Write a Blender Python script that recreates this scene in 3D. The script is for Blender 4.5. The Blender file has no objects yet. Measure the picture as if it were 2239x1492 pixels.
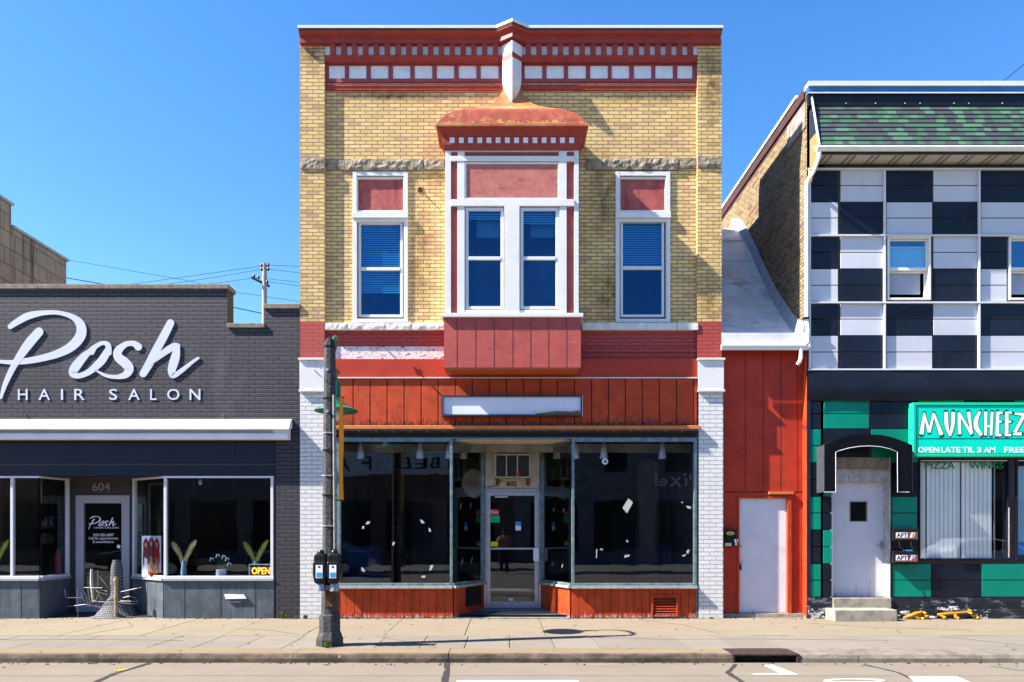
import bpy, bmesh, math, random
from mathutils import Vector, Matrix, noise
random.seed(7)
R = math.radians
scene = bpy.context.scene
COL = scene.collection

# ------------------------------------------------------------------ camera
FPX, VX, VY, EYE, DIST = 1586.0, 1103.0, 1160.0, 1.58, 13.0
cam_d = bpy.data.cameras.new('camera'); cam = bpy.data.objects.new('camera', cam_d); COL.objects.link(cam)
cam.location = (0, -DIST, EYE); cam.rotation_euler = (R(90), 0, 0)
cam_d.sensor_width = 36; cam_d.lens = 36*FPX/2239
cam_d.shift_x = (1119.5-VX)/2239; cam_d.shift_y = (VY-746)/2239
cam_d.clip_start = .1; cam_d.clip_end = 3000
scene.camera = cam
# ------------------------------------------------------------------ light
SUN = Vector((1, .22, -.985)).normalized()
elev = math.asin(-SUN.z)
world = bpy.data.worlds.new('World'); scene.world = world; world.use_nodes = True
wn = world.node_tree; wn.nodes.clear()
sky = wn.nodes.new('ShaderNodeTexSky'); sky.sky_type = 'NISHITA'; sky.sun_disc = False
sky.sun_elevation = elev; sky.sun_rotation = math.atan2(-SUN.x, -SUN.y)
sky.air_density = 1.0; sky.dust_density = 0.3; sky.ozone_density = 3.0; sky.altitude = 0
bg = wn.nodes.new('ShaderNodeBackground'); bg.inputs['Strength'].default_value = .085
wo = wn.nodes.new('ShaderNodeOutputWorld')
hs = wn.nodes.new('ShaderNodeHueSaturation'); hs.inputs['Hue'].default_value = .505; hs.inputs['Saturation'].default_value = 1.29; hs.inputs['Value'].default_value = 1.0
wn.links.new(sky.outputs[0], hs.inputs['Color']); wn.links.new(hs.outputs[0], bg.inputs[0]); wn.links.new(bg.outputs[0], wo.inputs[0])
sl = bpy.data.lights.new('sun', 'SUN'); sun = bpy.data.objects.new('sun', sl); COL.objects.link(sun)
sl.energy = 5.0; sl.angle = R(.5); sl.color = (1, .93, .82)
sun.rotation_euler = SUN.to_track_quat('-Z', 'Y').to_euler()
vs = scene.view_settings
vs.view_transform = 'Standard'; vs.look = 'None'; vs.exposure = 1.88; vs.gamma = 1; vs.use_curve_mapping = False
scene.cycles.max_bounces = 8; scene.cycles.transparent_max_bounces = 16
scene.cycles.caustics_reflective = False; scene.cycles.caustics_refractive = False
try: scene.cycles.use_denoising = True
except Exception: pass

# ------------------------------------------------------------------ measuring: photo pixel at a known depth -> metres
def X(p, y=0.): return (p-VX)/FPX*(DIST+y)
def Z(p, y=0.): return EYE+(VY-p)/FPX*(DIST+y)

# ------------------------------------------------------------------ materials
class NT:
    def __init__(s, name):
        s.m = bpy.data.materials.new(name); s.m.use_nodes = True
        s.t = s.m.node_tree; s.t.nodes.clear()
        s.out = s.n('ShaderNodeOutputMaterial')
    def n(s, typ, **kw):
        nd = s.t.nodes.new(typ)
        for k, v in kw.items(): setattr(nd, k, v)
        return nd
    def l(s, a, b): s.t.links.new(a, b)
    def math(s, op, a, b=None, clamp=False):
        nd = s.n('ShaderNodeMath', operation=op, use_clamp=clamp)
        for i, v in enumerate((a, b)):
            if v is None: continue
            if isinstance(v, (int, float)): nd.inputs[i].default_value = v
            else: s.l(v, nd.inputs[i])
        return nd.outputs[0]
    def mix(s, fac, a, b, blend='MIX'):
        nd = s.n('ShaderNodeMix', data_type='RGBA', blend_type=blend)
        for i, v in ((0, fac), (6, a), (7, b)):
            if isinstance(v, (int, float)): nd.inputs[i].default_value = v
            elif isinstance(v, tuple): nd.inputs[i].default_value = (*v[:3], 1)
            else: s.l(v, nd.inputs[i])
        return nd.outputs[2]
    def noise(s, vec, scale, detail=4, rough=.6, stretch=None):
        if stretch:
            mp = s.n('ShaderNodeMapping'); mp.inputs['Scale'].default_value = stretch
            s.l(vec, mp.inputs[0]); vec = mp.outputs[0]
        nd = s.n('ShaderNodeTexNoise'); nd.inputs['Scale'].default_value = scale
        nd.inputs['Detail'].default_value = detail; nd.inputs['Roughness'].default_value = rough
        s.l(vec, nd.inputs['Vector']); return nd.outputs['Fac']
    def ramp(s, fac, lo, hi):
        nd = s.n('ShaderNodeMapRange'); nd.clamp = True
        nd.inputs[1].default_value = lo; nd.inputs[2].default_value = hi
        s.l(fac, nd.inputs[0]); return nd.outputs[0]
    def bsdf(s, col, rough=.6, metal=0, spec=.4, bump=None):
        b = s.n('ShaderNodeBsdfPrincipled')
        if isinstance(col, tuple): b.inputs['Base Color'].default_value = (*col, 1)
        else: s.l(col, b.inputs['Base Color'])
        if isinstance(rough, (int, float)): b.inputs['Roughness'].default_value = rough
        else: s.l(rough, b.inputs['Roughness'])
        b.inputs['Metallic'].default_value = metal; b.inputs['Specular IOR Level'].default_value = spec
        if bump is not None: s.l(bump, b.inputs['Normal'])
        s.l(b.outputs[0], s.out.inputs[0]); return b
    def bump(s, h, dist, strength=1., prev=None):
        nd = s.n('ShaderNodeBump'); nd.inputs['Distance'].default_value = dist; nd.inputs['Strength'].default_value = strength
        s.l(h, nd.inputs['Height'])
        if prev is not None: s.l(prev, nd.inputs['Normal'])
        return nd.outputs[0]
    def pos(s): return s.n('ShaderNodeNewGeometry').outputs['Position']

def worn(q, c, p, edges=(), spots=()):
    # edges: chips that gather along a board end (colour, z there, reach, scale, stretch, amount); spots: blots (colour, x, z, rx, rz, scale)
    if not edges and not spots: return c
    sp = q.n('ShaderNodeSeparateXYZ'); q.l(p, sp.inputs[0])
    for (sc, z0, reach, ss, st, amt) in edges:
        near = q.math('SUBTRACT', 1., q.math('DIVIDE', q.math('ABSOLUTE', q.math('SUBTRACT', sp.outputs[2], z0)), reach), True)
        f = q.math('ADD', q.noise(p, ss, 6, .7, st), q.math('MULTIPLY', near, amt))
        c = q.mix(q.ramp(f, .70, .78), c, sc)
    for (sc, x0, z0, rx_, rz_, ss) in spots:
        dx = q.math('DIVIDE', q.math('SUBTRACT', sp.outputs[0], x0), rx_); dz = q.math('DIVIDE', q.math('SUBTRACT', sp.outputs[2], z0), rz_)
        d = q.math('SQRT', q.math('ADD', q.math('MULTIPLY', dx, dx), q.math('MULTIPLY', dz, dz)))
        f = q.math('MULTIPLY', q.math('SUBTRACT', 1., d, True), q.ramp(q.noise(p, ss, 5, .7, (1, 1, .6)), .3, .62))
        c = q.mix(q.math('MULTIPLY', f, 1.3, True), c, sc, 'MULTIPLY')
    return c
def mat(name, col, rough=.6, var=.12, vs=4., bump=.0, bs=60., bstretch=None, stains=(), metal=0, spec=.22, edges=(), spots=()):
    """one coat of colour with soft variation, fine bumps and shaped stains: (colour, scale, low, high, stretch)"""
    q = NT(name); p = q.pos()
    n = q.noise(p, vs, 5, .65)
    dark = tuple(c*(1-var*1.6) for c in col); light = tuple(min(.95, c*(1+var)) for c in col)
    c = q.mix(q.ramp(n, .3, .7), dark, light)
    for (sc, ss, lo, hi, st) in stains:
        c = q.mix(q.ramp(q.noise(p, ss, 6, .7, st), lo, hi), c, sc)
    c = worn(q, c, p, edges, spots)
    bp = None
    if bump: bp = q.bump(q.noise(p, bs, 4, .6, bstretch), bump)
    q.bsdf(c, rough, metal, spec, bp)
    return q.m

def brick(name, c1, c2, mortar, bw, bh, ms=.008, bump=.012, c3=None, stains=(), rough=.8, soft=.25, msharp=.15, wob=.004, mstr=1., edges=(), spots=()):
    q = NT(name); g = q.n('ShaderNodeNewGeometry'); p = g.outputs['Position']
    sp = q.n('ShaderNodeSeparateXYZ'); q.l(p, sp.inputs[0])
    sn = q.n('ShaderNodeSeparateXYZ'); q.l(g.outputs['True Normal'], sn.inputs[0])
    side = q.math('GREATER_THAN', q.math('ABSOLUTE', sn.outputs[0]), .6)
    u = q.math('ADD', q.math('MULTIPLY', sp.outputs[0], q.math('SUBTRACT', 1., side)), q.math('MULTIPLY', sp.outputs[1], side))
    w1 = q.noise(p, 9, 3, .6); w2 = q.noise(p, 7.3, 3, .6, (1.3, 1, 1))
    u = q.math('ADD', u, q.math('MULTIPLY', q.math('SUBTRACT', w1, .5), wob*2))
    v = q.math('ADD', sp.outputs[2], q.math('MULTIPLY', q.math('SUBTRACT', w2, .5), wob*2))
    cb = q.n('ShaderNodeCombineXYZ'); q.l(u, cb.inputs[0]); q.l(v, cb.inputs[1])
    b = q.n('ShaderNodeTexBrick'); q.l(cb.outputs[0], b.inputs['Vector'])
    b.inputs['Color1'].default_value = (*c1, 1); b.inputs['Color2'].default_value = (*c2, 1); b.inputs['Mortar'].default_value = (*mortar, 1)
    for k, val in (('Scale', 1), ('Mortar Size', ms), ('Mortar Smooth', msharp), ('Bias', 0), ('Brick Width', bw), ('Row Height', bh)):
        b.inputs[k].default_value = val
    c = b.outputs['Color']
    if c3:  # scattered odd bricks by a second brick pattern on the same grid
        b2 = q.n('ShaderNodeTexBrick'); mp = q.n('ShaderNodeMapping'); mp.inputs['Location'].default_value = (bw*40, bh*66, 0)
        q.l(cb.outputs[0], mp.inputs[0]); q.l(mp.outputs[0], b2.inputs['Vector'])
        b2.inputs['Color1'].default_value = (0, 0, 0, 1); b2.inputs['Color2'].default_value = (1, 1, 1, 1); b2.inputs['Mortar'].default_value = (0, 0, 0, 1)
        for k, val in (('Scale', 1), ('Mortar Size', ms), ('Mortar Smooth', msharp), ('Bias', 0), ('Brick Width', bw), ('Row Height', bh)):
            b2.inputs[k].default_value = val
        c = q.mix(q.ramp(b2.outputs['Color'], .72, .95), c, c3)
    n = q.noise(p, 2.2, 5, .7)
    c = q.mix(q.math('MULTIPLY', q.ramp(n, .35, .75), soft), c, (.5, .5, .5), 'MULTIPLY')
    n2 = q.noise(p, 55, 4, .7)
    c = q.mix(q.math('MULTIPLY', q.ramp(n2, .35, .7), soft), c, (.6, .58, .55), 'MULTIPLY')
    for (sc, ss, lo, hi, st) in stains:
        c = q.mix(q.ramp(q.noise(p, ss, 6, .7, st), lo, hi), c, sc)
    c = worn(q, c, p, edges, spots)
    h = q.math('SUBTRACT', 1., b.outputs['Fac'])
    h = q.math('ADD', h, q.math('MULTIPLY', n2, .35))
    q.bsdf(c, rough, 0, .25, q.bump(h, bump, mstr))
    return q.m

def glass(name, tint, refl, base=.03, k=1.0, rough=.0, wave=0.0):
    q = NT(name)
    tr = q.n('ShaderNodeBsdfTransparent'); tr.inputs[0].default_value = (*tint, 1)
    gl = q.n('ShaderNodeBsdfGlossy'); gl.inputs['Color'].default_value = (*refl, 1); gl.inputs['Roughness'].default_value = rough
    fr = q.n('ShaderNodeFresnel'); fr.inputs[0].default_value = 1.5
    if wave:
        nb = q.bump(q.noise(q.pos(), 1.3, 2, .5), wave); q.l(nb, gl.inputs['Normal'])
    f = q.math('ADD', q.math('MULTIPLY', fr.outputs[0], k), base, True)
    f = q.math('MULTIPLY', f, q.math('SUBTRACT', 1., q.n('ShaderNodeNewGeometry').outputs['Backfacing']))
    mx = q.n('ShaderNodeMixShader'); q.l(f, mx.inputs[0]); q.l(tr.outputs[0], mx.inputs[1]); q.l(gl.outputs[0], mx.inputs[2])
    q.l(mx.outputs[0], q.out.inputs[0]); return q.m

def emit(name, col, s):
    q = NT(name); e = q.n('ShaderNodeEmission'); e.inputs[0].default_value = (*col, 1); e.inputs[1].default_value = s
    q.l(e.outputs[0], q.out.inputs[0]); return q.m

V_ST = (6, 6, .5)      # vertical streaks
H_ST = (.6, 1, 6)
YB = brick('yellow brick', (.74, .54, .24), (.64, .43, .17), (.25, .17, .10), .208, .0672, .0080, .008, c3=(.56, .33, .18), spots=[((.30, .26, .24), X(1322), Z(420), .32, .95, 5), ((.35, .3, .26), X(1345), Z(640), .5, .7, 6), ((.4, .3, .22), X(955), Z(385), .22, .45, 7), ((.5, .33, .3), X(850), Z(205), 1.2, .16, 9), ((.55, .45, .38), X(1420), Z(212), 1.1, .14, 8), ((.5, .4, .3), X(925), Z(560), .3, 1.2, 5)],
           stains=[((.30, .17, .06), 1.1, .66, .85, (1, 1, .35))])
YBP = brick('pilaster yellow brick', (.72, .52, .23), (.60, .40, .155), (.25, .17, .10), .208, .0672, .0080, .008, c3=(.46, .29, .15), spots=[((.35, .3, .27), X(1555), Z(190), .25, .9, 9), ((.45, .4, .35), X(680), Z(120), .3, .35, 9), ((.5, .45, .4), X(1550), Z(650), .25, .6, 8)])
RB = brick('red painted brick', (.40, .062, .055), (.38, .056, .05), (.22, .028, .025), .208, .0672, .006, .012, soft=.15, rough=.55)
WB = brick('white painted brick', (.67, .66, .645), (.62, .61, .60), (.36, .36, .40), .23, .0745, .007, .020, soft=.12, rough=.55,
           stains=[((.22, .2, .18), 7, .69, .74, (1, 1, 1.4))], edges=[((.20, .17, .14), .35, .5, 11, (1, 1, 1.6), .10), ((.30, .26, .2), .0, .1, 14, None, .2)])
SB = brick('charcoal painted brick', (.056, .049, .061), (.046, .041, .052), (.014, .012, .016), .218, .0722, .0085, .010, soft=.3, rough=.5, stains=[((.085, .08, .09), 1.1, .58, .82, (1, 1, .35)), ((.03, .027, .032), 1.7, .62, .8, (1.4, 1, .3))])
DB = brick('weathered side brick', (.40, .29, .16), (.29, .20, .11), (.09, .06, .04), .208, .0672, .010, .012, c3=(.18, .12, .07), soft=.5)
BLK = brick('tan block wall', (.50, .37, .23), (.44, .32, .20), (.2, .14, .085), .80, .40, .012, .004, soft=.4,
            stains=[((.08, .055, .035), 1.0, .50, .66, (3, 3, .16)), ((.42, .33, .22), .8, .6, .8, (2, 2, .4))])
CORN = mat('dark red trim paint', (.29, .040, .028), .45, .15, 6, .003, 40, stains=[((.17, .045, .035), 5, .66, .75, (1, 1, 4))])
MAR = mat('maroon flat paint', (.27, .055, .065), .6, .15, 8, .003, 50, stains=[((.20, .06, .06), 9, .62, .74, (1, 1, .3))])
PINK = mat('rose red board paint', (.37, .070, .062), .6, .12, 5, .004, 70, (.3, 1, 3), stains=[((.25, .06, .06), 12, .68, .73, (1, 1, .4)), ((.52, .19, .17), 6, .6, .8, (.5, 1, 4))])
TRANS = mat('weathered maroon panel', (.36, .085, .08), .65, .2, 9, .004, 60, stains=[((.22, .045, .04), 6, .5, .62, (1, 1, .25)), ((.45, .16, .14), 20, .64, .7, (1, 1, .2))])
PANEL = mat('weathered pink plywood', (.42, .14, .12), .65, .15, 7, .004, 60, stains=[((.29, .075, .055), 2.6, .52, .66, (1, 1, 3)), ((.08, .04, .03), 26, .74, .77, None)])
WHT = mat('white trim paint', (.62, .615, .61), .45, .05, 5, .002, 40, stains=[((.33, .28, .22), 24, .72, .76, (1, 1, 1)), ((.55, .5, .42), 3, .66, .78, (4, 4, .4))])
WHTC = mat('clean white vinyl', (.60, .61, .65), .35, .04, 4)
WPAN = mat('white frieze panel', (.66, .67, .70), .55, .08, 9, .003, 40, stains=[((.4, .38, .36), 30, .68, .74, (1, 1, .5))])
STONE = mat('rough buff stone', (.27, .225, .165), .9, .35, 6, .012, 30, stains=[((.10, .085, .07), 1.4, .60, .74, (1, 1, 2)), ((.55, .52, .47), 16, .55, .75, None)])
WSTONE = mat('white painted stone', (.64, .61, .56), .7, .12, 8, .01, 25, stains=[((.3, .2, .15), 14, .64, .72, (1, 1, .5))])
PEEL = mat('peeling white paint', (.66, .62, .60), .7, .1, 9, .006, 40, stains=[((.25, .11, .12), 13, .55, .60, (1, 1, 1.6)), ((.15, .08, .09), 31, .60, .64, None)])
RED = mat('red board paint', (.42, .050, .012), .55, .2, 4, .005, 60, (3, 3, .3), stains=[((.17, .025, .015), 14, .62, .72, (1, 1, .18)), ((.5, .13, .06), 5, .6, .8, (1, 1, .3)), ((.06, .02, .015), 60, .71, .74, (1, 1, .5))],
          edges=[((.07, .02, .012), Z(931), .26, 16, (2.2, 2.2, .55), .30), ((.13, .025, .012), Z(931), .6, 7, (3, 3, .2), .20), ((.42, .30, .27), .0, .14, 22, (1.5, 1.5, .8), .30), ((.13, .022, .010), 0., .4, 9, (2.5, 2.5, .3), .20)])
REDL = mat('red vertical siding', (.40, .036, .016), .5, .15, 3, .003, 60, (3, 3, .3), stains=[((.23, .03, .02), 7, .62, .76, (1, 1, .15)), ((.5, .14, .07), 9, .68, .8, (1, 1, .4)), ((.2, .02, .015), 40, .70, .74, (1, 1, .4))], edges=[((.30, .2, .17), .05, .16, 18, (1.5, 1.5, .7), .2), ((.17, .018, .010), .05, .9, 7, (3, 3, .2), .2)])
REDF = mat('flat red fascia', (.39, .040, .018), .45, .1, 3, .003, 40, stains=[((.2, .02, .015), 16, .7, .76, (1, 1, .5)), ((.5, .10, .06), 4, .6, .8, (.4, 1, 2))], edges=[((.16, .025, .02), Z(826), .12, 12, (1, 1, .6), .18)])
GROOVE = mat('board groove', (.05, .012, .01), .9, .1, 5)
RAIL = mat('orange rail enamel', (.50, .17, .05), .4, .1, 5)
COPPER = mat('rusty copper roof paint', (.46, .22, .08), .5, .15, 6, .003, 40, stains=[((.42, .10, .055), 2.4, .46, .60, (1, 1, 1.8)), ((.36, .07, .04), 9, .60, .7, None)])
COPF = mat('rust red roof face', (.36, .085, .05), .5, .25, 6, .003, 40, stains=[((.50, .22, .075), 3.5, .54, .68, (1, 1, 1.4)), ((.30, .09, .06), 14, .56, .7, None)], edges=[((.52, .24, .075), Z(268, -.6), .09, 9, None, .25)])
ALU = mat('weathered aluminium frame', (.42, .44, .48), .35, .12, 12, metal=.55, stains=[((.2, .2, .2), 30, .66, .74, None)])
TEAL = mat('worn teal bronze frame', (.16, .23, .24), .4, .3, 9, metal=.4, stains=[((.36, .33, .3), 12, .58, .68, (1, 1, .5)), ((.05, .06, .06), 20, .62, .7, None)])
SILLM = mat('worn grey sill metal', (.36, .40, .38), .45, .2, 12, metal=.3, stains=[((.12, .1, .09), 20, .6, .7, (2, 2, 1))])
BLACK = mat('black rubber awning', (.012, .012, .013), .6, .2, 6)
CREAM = mat('stained cream paint', (.56, .50, .42), .7, .12, 6, .002, 40, stains=[((.25, .14, .07), 3.5, .62, .74, (1, 1, .5))])
RUST = mat('brown rust', (.12, .05, .025), .85, .4, 20, .004, 60)
ROOMD = mat('dark shop interior', (.035, .035, .038), .9, .3, 2)
ROOMF = mat('dark shop floor', (.06, .052, .045), .6, .3, 2)
ROOMB = mat('dim upstairs room', (.05, .06, .08), .9, .2, 1)
CONC = mat('old concrete step', (.30, .27, .22), .9, .25, 6, .006, 60, stains=[((.12, .1, .08), 5, .6, .75, None)])
COPE = mat('speckled coping concrete', (.22, .19, .14), .9, .3, 14, .008, 60, stains=[((.08, .07, .05), 30, .6, .68, None), ((.42, .38, .3), 45, .64, .7, None)])
NAVY = mat('navy metal panel', (.014, .018, .032), .4, .15, 1.2)
NAVYV = mat('black vinyl fascia', (.009, .011, .017), .35, .2, 2.0, .01, 3)
SLATE = mat('slate grey panel', (.085, .105, .125), .5, .25, 3, .003, 40, stains=[((.05, .06, .075), 4, .5, .7, (3, 3, .2)), ((.15, .17, .19), 7, .64, .76, (3, 3, .25))])
CHAR = mat('charcoal trim', (.045, .042, .048), .5, .15, 4)
GALU = mat('grey door frame', (.33, .33, .37), .45, .08, 30)
LETT = mat('white letter acrylic', (.56, .58, .67), .4, .03, 3)
AWNC = mat('awning canvas white', (.72, .72, .74), .6, .06, 3, stains=[((.5, .45, .36), 4, .66, .76, (1, 1, 3))])
BLKP = mat('black enamel panel', (.008, .011, .021), .3, .3, 1.6, .003, 2.5, stains=[((.03, .034, .042), 2.2, .6, .85, (3, 3, .3))])  # paler upright streaks: faint dirt and painted reflective patches
WHTP = mat('white enamel panel', (.50, .51, .56), .3, .06, .9, .003, 2.5, stains=[((.38, .37, .36), 2.0, .62, .85, (3, 3, .3)), ((.3, .27, .22), 30, .74, .77, None)])
GRNP = mat('green enamel panel', (.0, .21, .14), .35, .12, .8)
SOFF = mat('cream vented soffit', (.50, .48, .42), .6, .08, 4)
SOFFD = mat('soffit vent strip', (.22, .21, .18), .7, .1, 10)
GUT = mat('white gutter enamel', (.70, .69, .66), .35, .06, 5, stains=[((.42, .36, .28), 6, .68, .78, None)])
DKB = mat('dark brown board', (.06, .045, .04), .8, .2, 5)
BLUEM = mat('painted reflection coping', (.05, .19, .42), .25, .15, 2, metal=.35)  # blue reflection on the metal coping, painted into its colour
TARP = mat('dark blue roofing underlay', (.02, .03, .06), .4, .3, 4)
OSB = mat('orange chipboard', (.36, .19, .075), .8, .25, 30, .004, 80, stains=[((.3, .14, .05), 25, .58, .66, None)])
BRN = mat('brown painted fascia', (.07, .03, .024), .6, .2, 3)
GRYW = mat('weathered bare boards', (.30, .27, .25), .85, .3, 5, stains=[((.12, .1, .09), 9, .52, .62, (6, 6, .4))])
ROOFW = mat('white sheet metal roof', (.56, .57, .60), .38, .12, 2.5, .004, 3, stains=[((.33, .30, .30), 1.6, .52, .66, (1, 1, .6)), ((.2, .17, .13), 2.6, .66, .76, (3, 1, .3))])
DOORW = mat('white painted door', (.62, .62, .66), .5, .06, 3, .002, 30, stains=[((.42, .40, .36), 2.2, .58, .78, (1, 1, .5)), ((.36, .34, .34), 30, .7, .74, None)], edges=[((.30, .27, .24), .08, .12, 14, None, .16)])
DOORP = mat('chipped white door', (.58, .58, .63), .5, .05, 3, .003, 30, stains=[((.2, .12, .08), 17, .72, .74, (1, 1, .8)), ((.05, .05, .05), 24, .735, .745, None)], edges=[((.20, .11, .06), .15, .38, 17, (1, 1, .6), .34), ((.42, .38, .34), .3, .9, 6, (2, 2, .3), .18)])
WOODG = mat('greyed wood jamb', (.44, .42, .41), .8, .2, 8, .004, 60, (4, 4, .4), stains=[((.14, .12, .1), 10, .58, .68, (3, 3, .3))])
WOODB = mat('brown worn header', (.24, .19, .13), .8, .2, 8, stains=[((.10, .08, .05), 9, .52, .64, (1, 1, 3))])
BASEP = mat('black painted base', (.016, .018, .026), .6, .3, 6, .006, 40, stains=[((.45, .42, .42), 5, .60, .64, (1, 1, 2.2)), ((.11, .12, .14), 2.5, .55, .6, (1, 1, 3))])
BASEW = mat('peeling base paint', (.5, .48, .49), .7, .15, 9, .01, 30, stains=[((.02, .02, .03), 9, .47, .5, (1, 1, 1.4))])
YEL = mat('yellow valve paint', (.42, .21, .02), .45, .25, 14, stains=[((.2, .09, .02), 16, .6, .68, None)])
CANV = mat('black canopy vinyl', (.004, .0045, .007), .7, .2, 3, spec=.08)
PIPE = mat('white canopy piping', (.55, .57, .62), .4, .05, 3)
SGRN = mat('green sign face', (.0, .62, .44), .3, .04, 2)
SGRN2 = mat('green sign cabinet', (.01, .50, .26), .35, .05, 2)
SDK = mat('dark teal outline', (.0, .10, .085), .5, .05, 2)
SCRM = mat('cream letter film', (.80, .84, .68), .4, .03, 2)
SWHT = mat('white letter film', (.82, .84, .84), .4, .02, 2)
GTXT = mat('green window lettering', (.0, .20, .05), .5, .1, 20)
BLIND = mat('vertical blind fabric', (.86, .87, .85), .8, .06, 2)
HBLIND = mat('blue grey blind slats', (.36, .52, .60), .6, .05, 2)
SILV = mat('brushed silver lamp', (.62, .64, .67), .35, .06, 10, metal=.25)
GREEN = mat('green lamp enamel', (.02, .13, .075), .35, .15, 5)
AGG = mat('exposed aggregate concrete', (.07, .07, .072), .8, .3, 8, .006, 120, stains=[((.018, .018, .02), 45, .48, .56, None), ((.30, .29, .28), 60, .60, .66, None)])
AGGL = mat('grey conduit', (.22, .21, .19), .6, .3, 30)
METER = mat('meter black housing', (.012, .012, .014), .3, .2, 8)
MBRK = mat('meter cast bracket', (.28, .29, .31), .4, .15, 20, metal=.5)
BANN = mat('orange banner vinyl', (.72, .30, .01), .5, .08, 9, stains=[((.35, .12, .01), 9, .64, .7, (1, 1, 3))])
LBLUE = mat('blue label ink', (.03, .28, .62), .4, .1, 10)
LWHT = mat('white label paper', (.75, .76, .8), .5, .04, 8)
LRED = mat('red label ink', (.5, .03, .03), .5, .1, 8)
LGRN = mat('green label ink', (.01, .4, .14), .5, .1, 8)
LYEL = mat('yellow label ink', (.7, .5, .02), .5, .1, 8)
INK = mat('black ink', (.01, .01, .012), .5, .1, 8)
GREYT = mat('grey vinyl digits', (.26, .26, .26), .5, .1, 8)
TAPE = mat('torn white paper', (.38, .40, .37), .7, .08, 20)
GOLD = mat('brass emblem', (.5, .38, .14), .35, .15, 12, metal=.5)
PLAQ = mat('brown plaque', (.22, .08, .055), .5, .15, 8)
SIDEW = None
WEED = mat('weed leaf', (.13, .20, .035), .6, .4, 30)
PALM = mat('pale dried palm', (.45, .42, .20), .7, .2, 20)
PALMG = mat('yellow green palm', (.30, .34, .06), .6, .2, 20)
LEAFD = mat('dark green strap leaf', (.02, .06, .025), .5, .2, 20)
PETAL = mat('white petal', (.7, .72, .74), .5, .05, 9)
VASEB = mat('pale blue vase', (.22, .38, .5), .2, .1, 9)
VASEW = mat('white glazed pot', (.6, .66, .72), .25, .05, 9)
DIRT = mat('dried nest debris', (.16, .10, .05), .95, .4, 40, .01, 50)
TYRE = mat('tyre rubber', (.01, .01, .011), .7, .2, 9)
WOODP = mat('grey timber pole', (.34, .32, .30), .8, .2, 6)
G_SHOP = glass('shop window glass', (.86, .89, .92), (.80, .88, 1.0), .035, 1.1, wave=.0015)
G_UP = glass('upstairs window glass', (.58, .80, .93), (.14, .42, .80), .075, 1.2, wave=.006)
G_CYAN = glass('sunlit storm glass', (.8, .92, .97), (.30, .62, .85), .22, 1.4, wave=.004)
G_CLR = glass('clear shop glass', (.97, .98, .97), (.8, .88, 1.0), .03, 1.0, wave=.001)
NEON = emit('orange neon tube', (1., .32, .03), 1.3)
BULBM = mat('frosted lamp glass', (.65, .6, .5), .3, .05, 5)

# paving materials with slab-sized variation
def paving(name, c1, c2, stains):
    q = NT(name); g = q.n('ShaderNodeNewGeometry'); p = g.outputs['Position']
    c = q.mix(g.outputs['Random Per Island'], c1, c2)
    c = q.mix(q.math('MULTIPLY', q.ramp(q.noise(p, 1.1, 6, .65, (1, 2, 1)), .35, .75), .5), c, (.70, .67, .63), 'MULTIPLY')
    c = q.mix(q.math('MULTIPLY', q.ramp(q.noise(p, 85, 3, .7), .4, .7), .35), c, (.62, .6, .58), 'MULTIPLY')
    for (sc, ss, lo, hi, st) in stains: c = q.mix(q.ramp(q.noise(p, ss, 6, .7, st), lo, hi), c, sc)
    q.bsdf(c, .85, 0, .2, q.bump(q.noise(p, 120, 3, .6), .004)); return q.m
PAVE = paving('tan sidewalk concrete', (.205, .171, .128), (.225, .190, .143), [((.12, .09, .06), 2.2, .66, .8, (1, 2.5, 1)), ((.07, .055, .04), 11, .72, .76, None)])
PAVG = paving('grey rose paver concrete', (.175, .154, .134), (.20, .177, .154), [((.10, .08, .065), 2.6, .6, .78, (1, 2.5, 1)), ((.07, .055, .04), 13, .71, .76, None)])
PAVK = paving('tan kerb top concrete', (.19, .142, .092), (.205, .155, .102), [((.11, .085, .055), 4, .6, .74, (.6, 3, 1))])
KERB = mat('dirty kerb face', (.085, .068, .05), .9, .35, 5, .01, 40, stains=[((.035, .03, .025), 2.2, .50, .66, (1, 1, 3)), ((.30, .27, .22), 15, .64, .72, None)])
KERBN = mat('newer kerb concrete', (.17, .15, .12), .9, .2, 5, .006, 50, stains=[((.09, .07, .055), 3, .52, .68, (1, 1, 4)), ((.3, .28, .25), 18, .68, .74, None)])
ROAD = paving('worn road concrete', (.176, .152, .124), (.182, .158, .13), [((.12, .095, .07), 1.6, .58, .76, (.3, 3, 1)), ((.06, .05, .04), 17, .73, .77, (.5, 1.5, 1)), ((.27, .235, .19), 7, .66, .76, (.4, 2, 1))])
SEAL = mat('tar crack sealant', (.035, .033, .035), .7, .3, 20)
JOINT = mat('dark joint dirt', (.05, .042, .035), .95, .3, 12)
PAINT = mat('worn white road paint', (.50, .48, .44), .7, .15, 12, stains=[((.20, .17, .14), 26, .58, .66, None)])
YLINE = mat('worn yellow road paint', (.45, .32, .04), .7, .3, 16, stains=[((.16, .13, .1), 25, .5, .6, None)])
GROUND = mat('far ground', (.12, .11, .09), .9, .2, .5)

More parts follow.
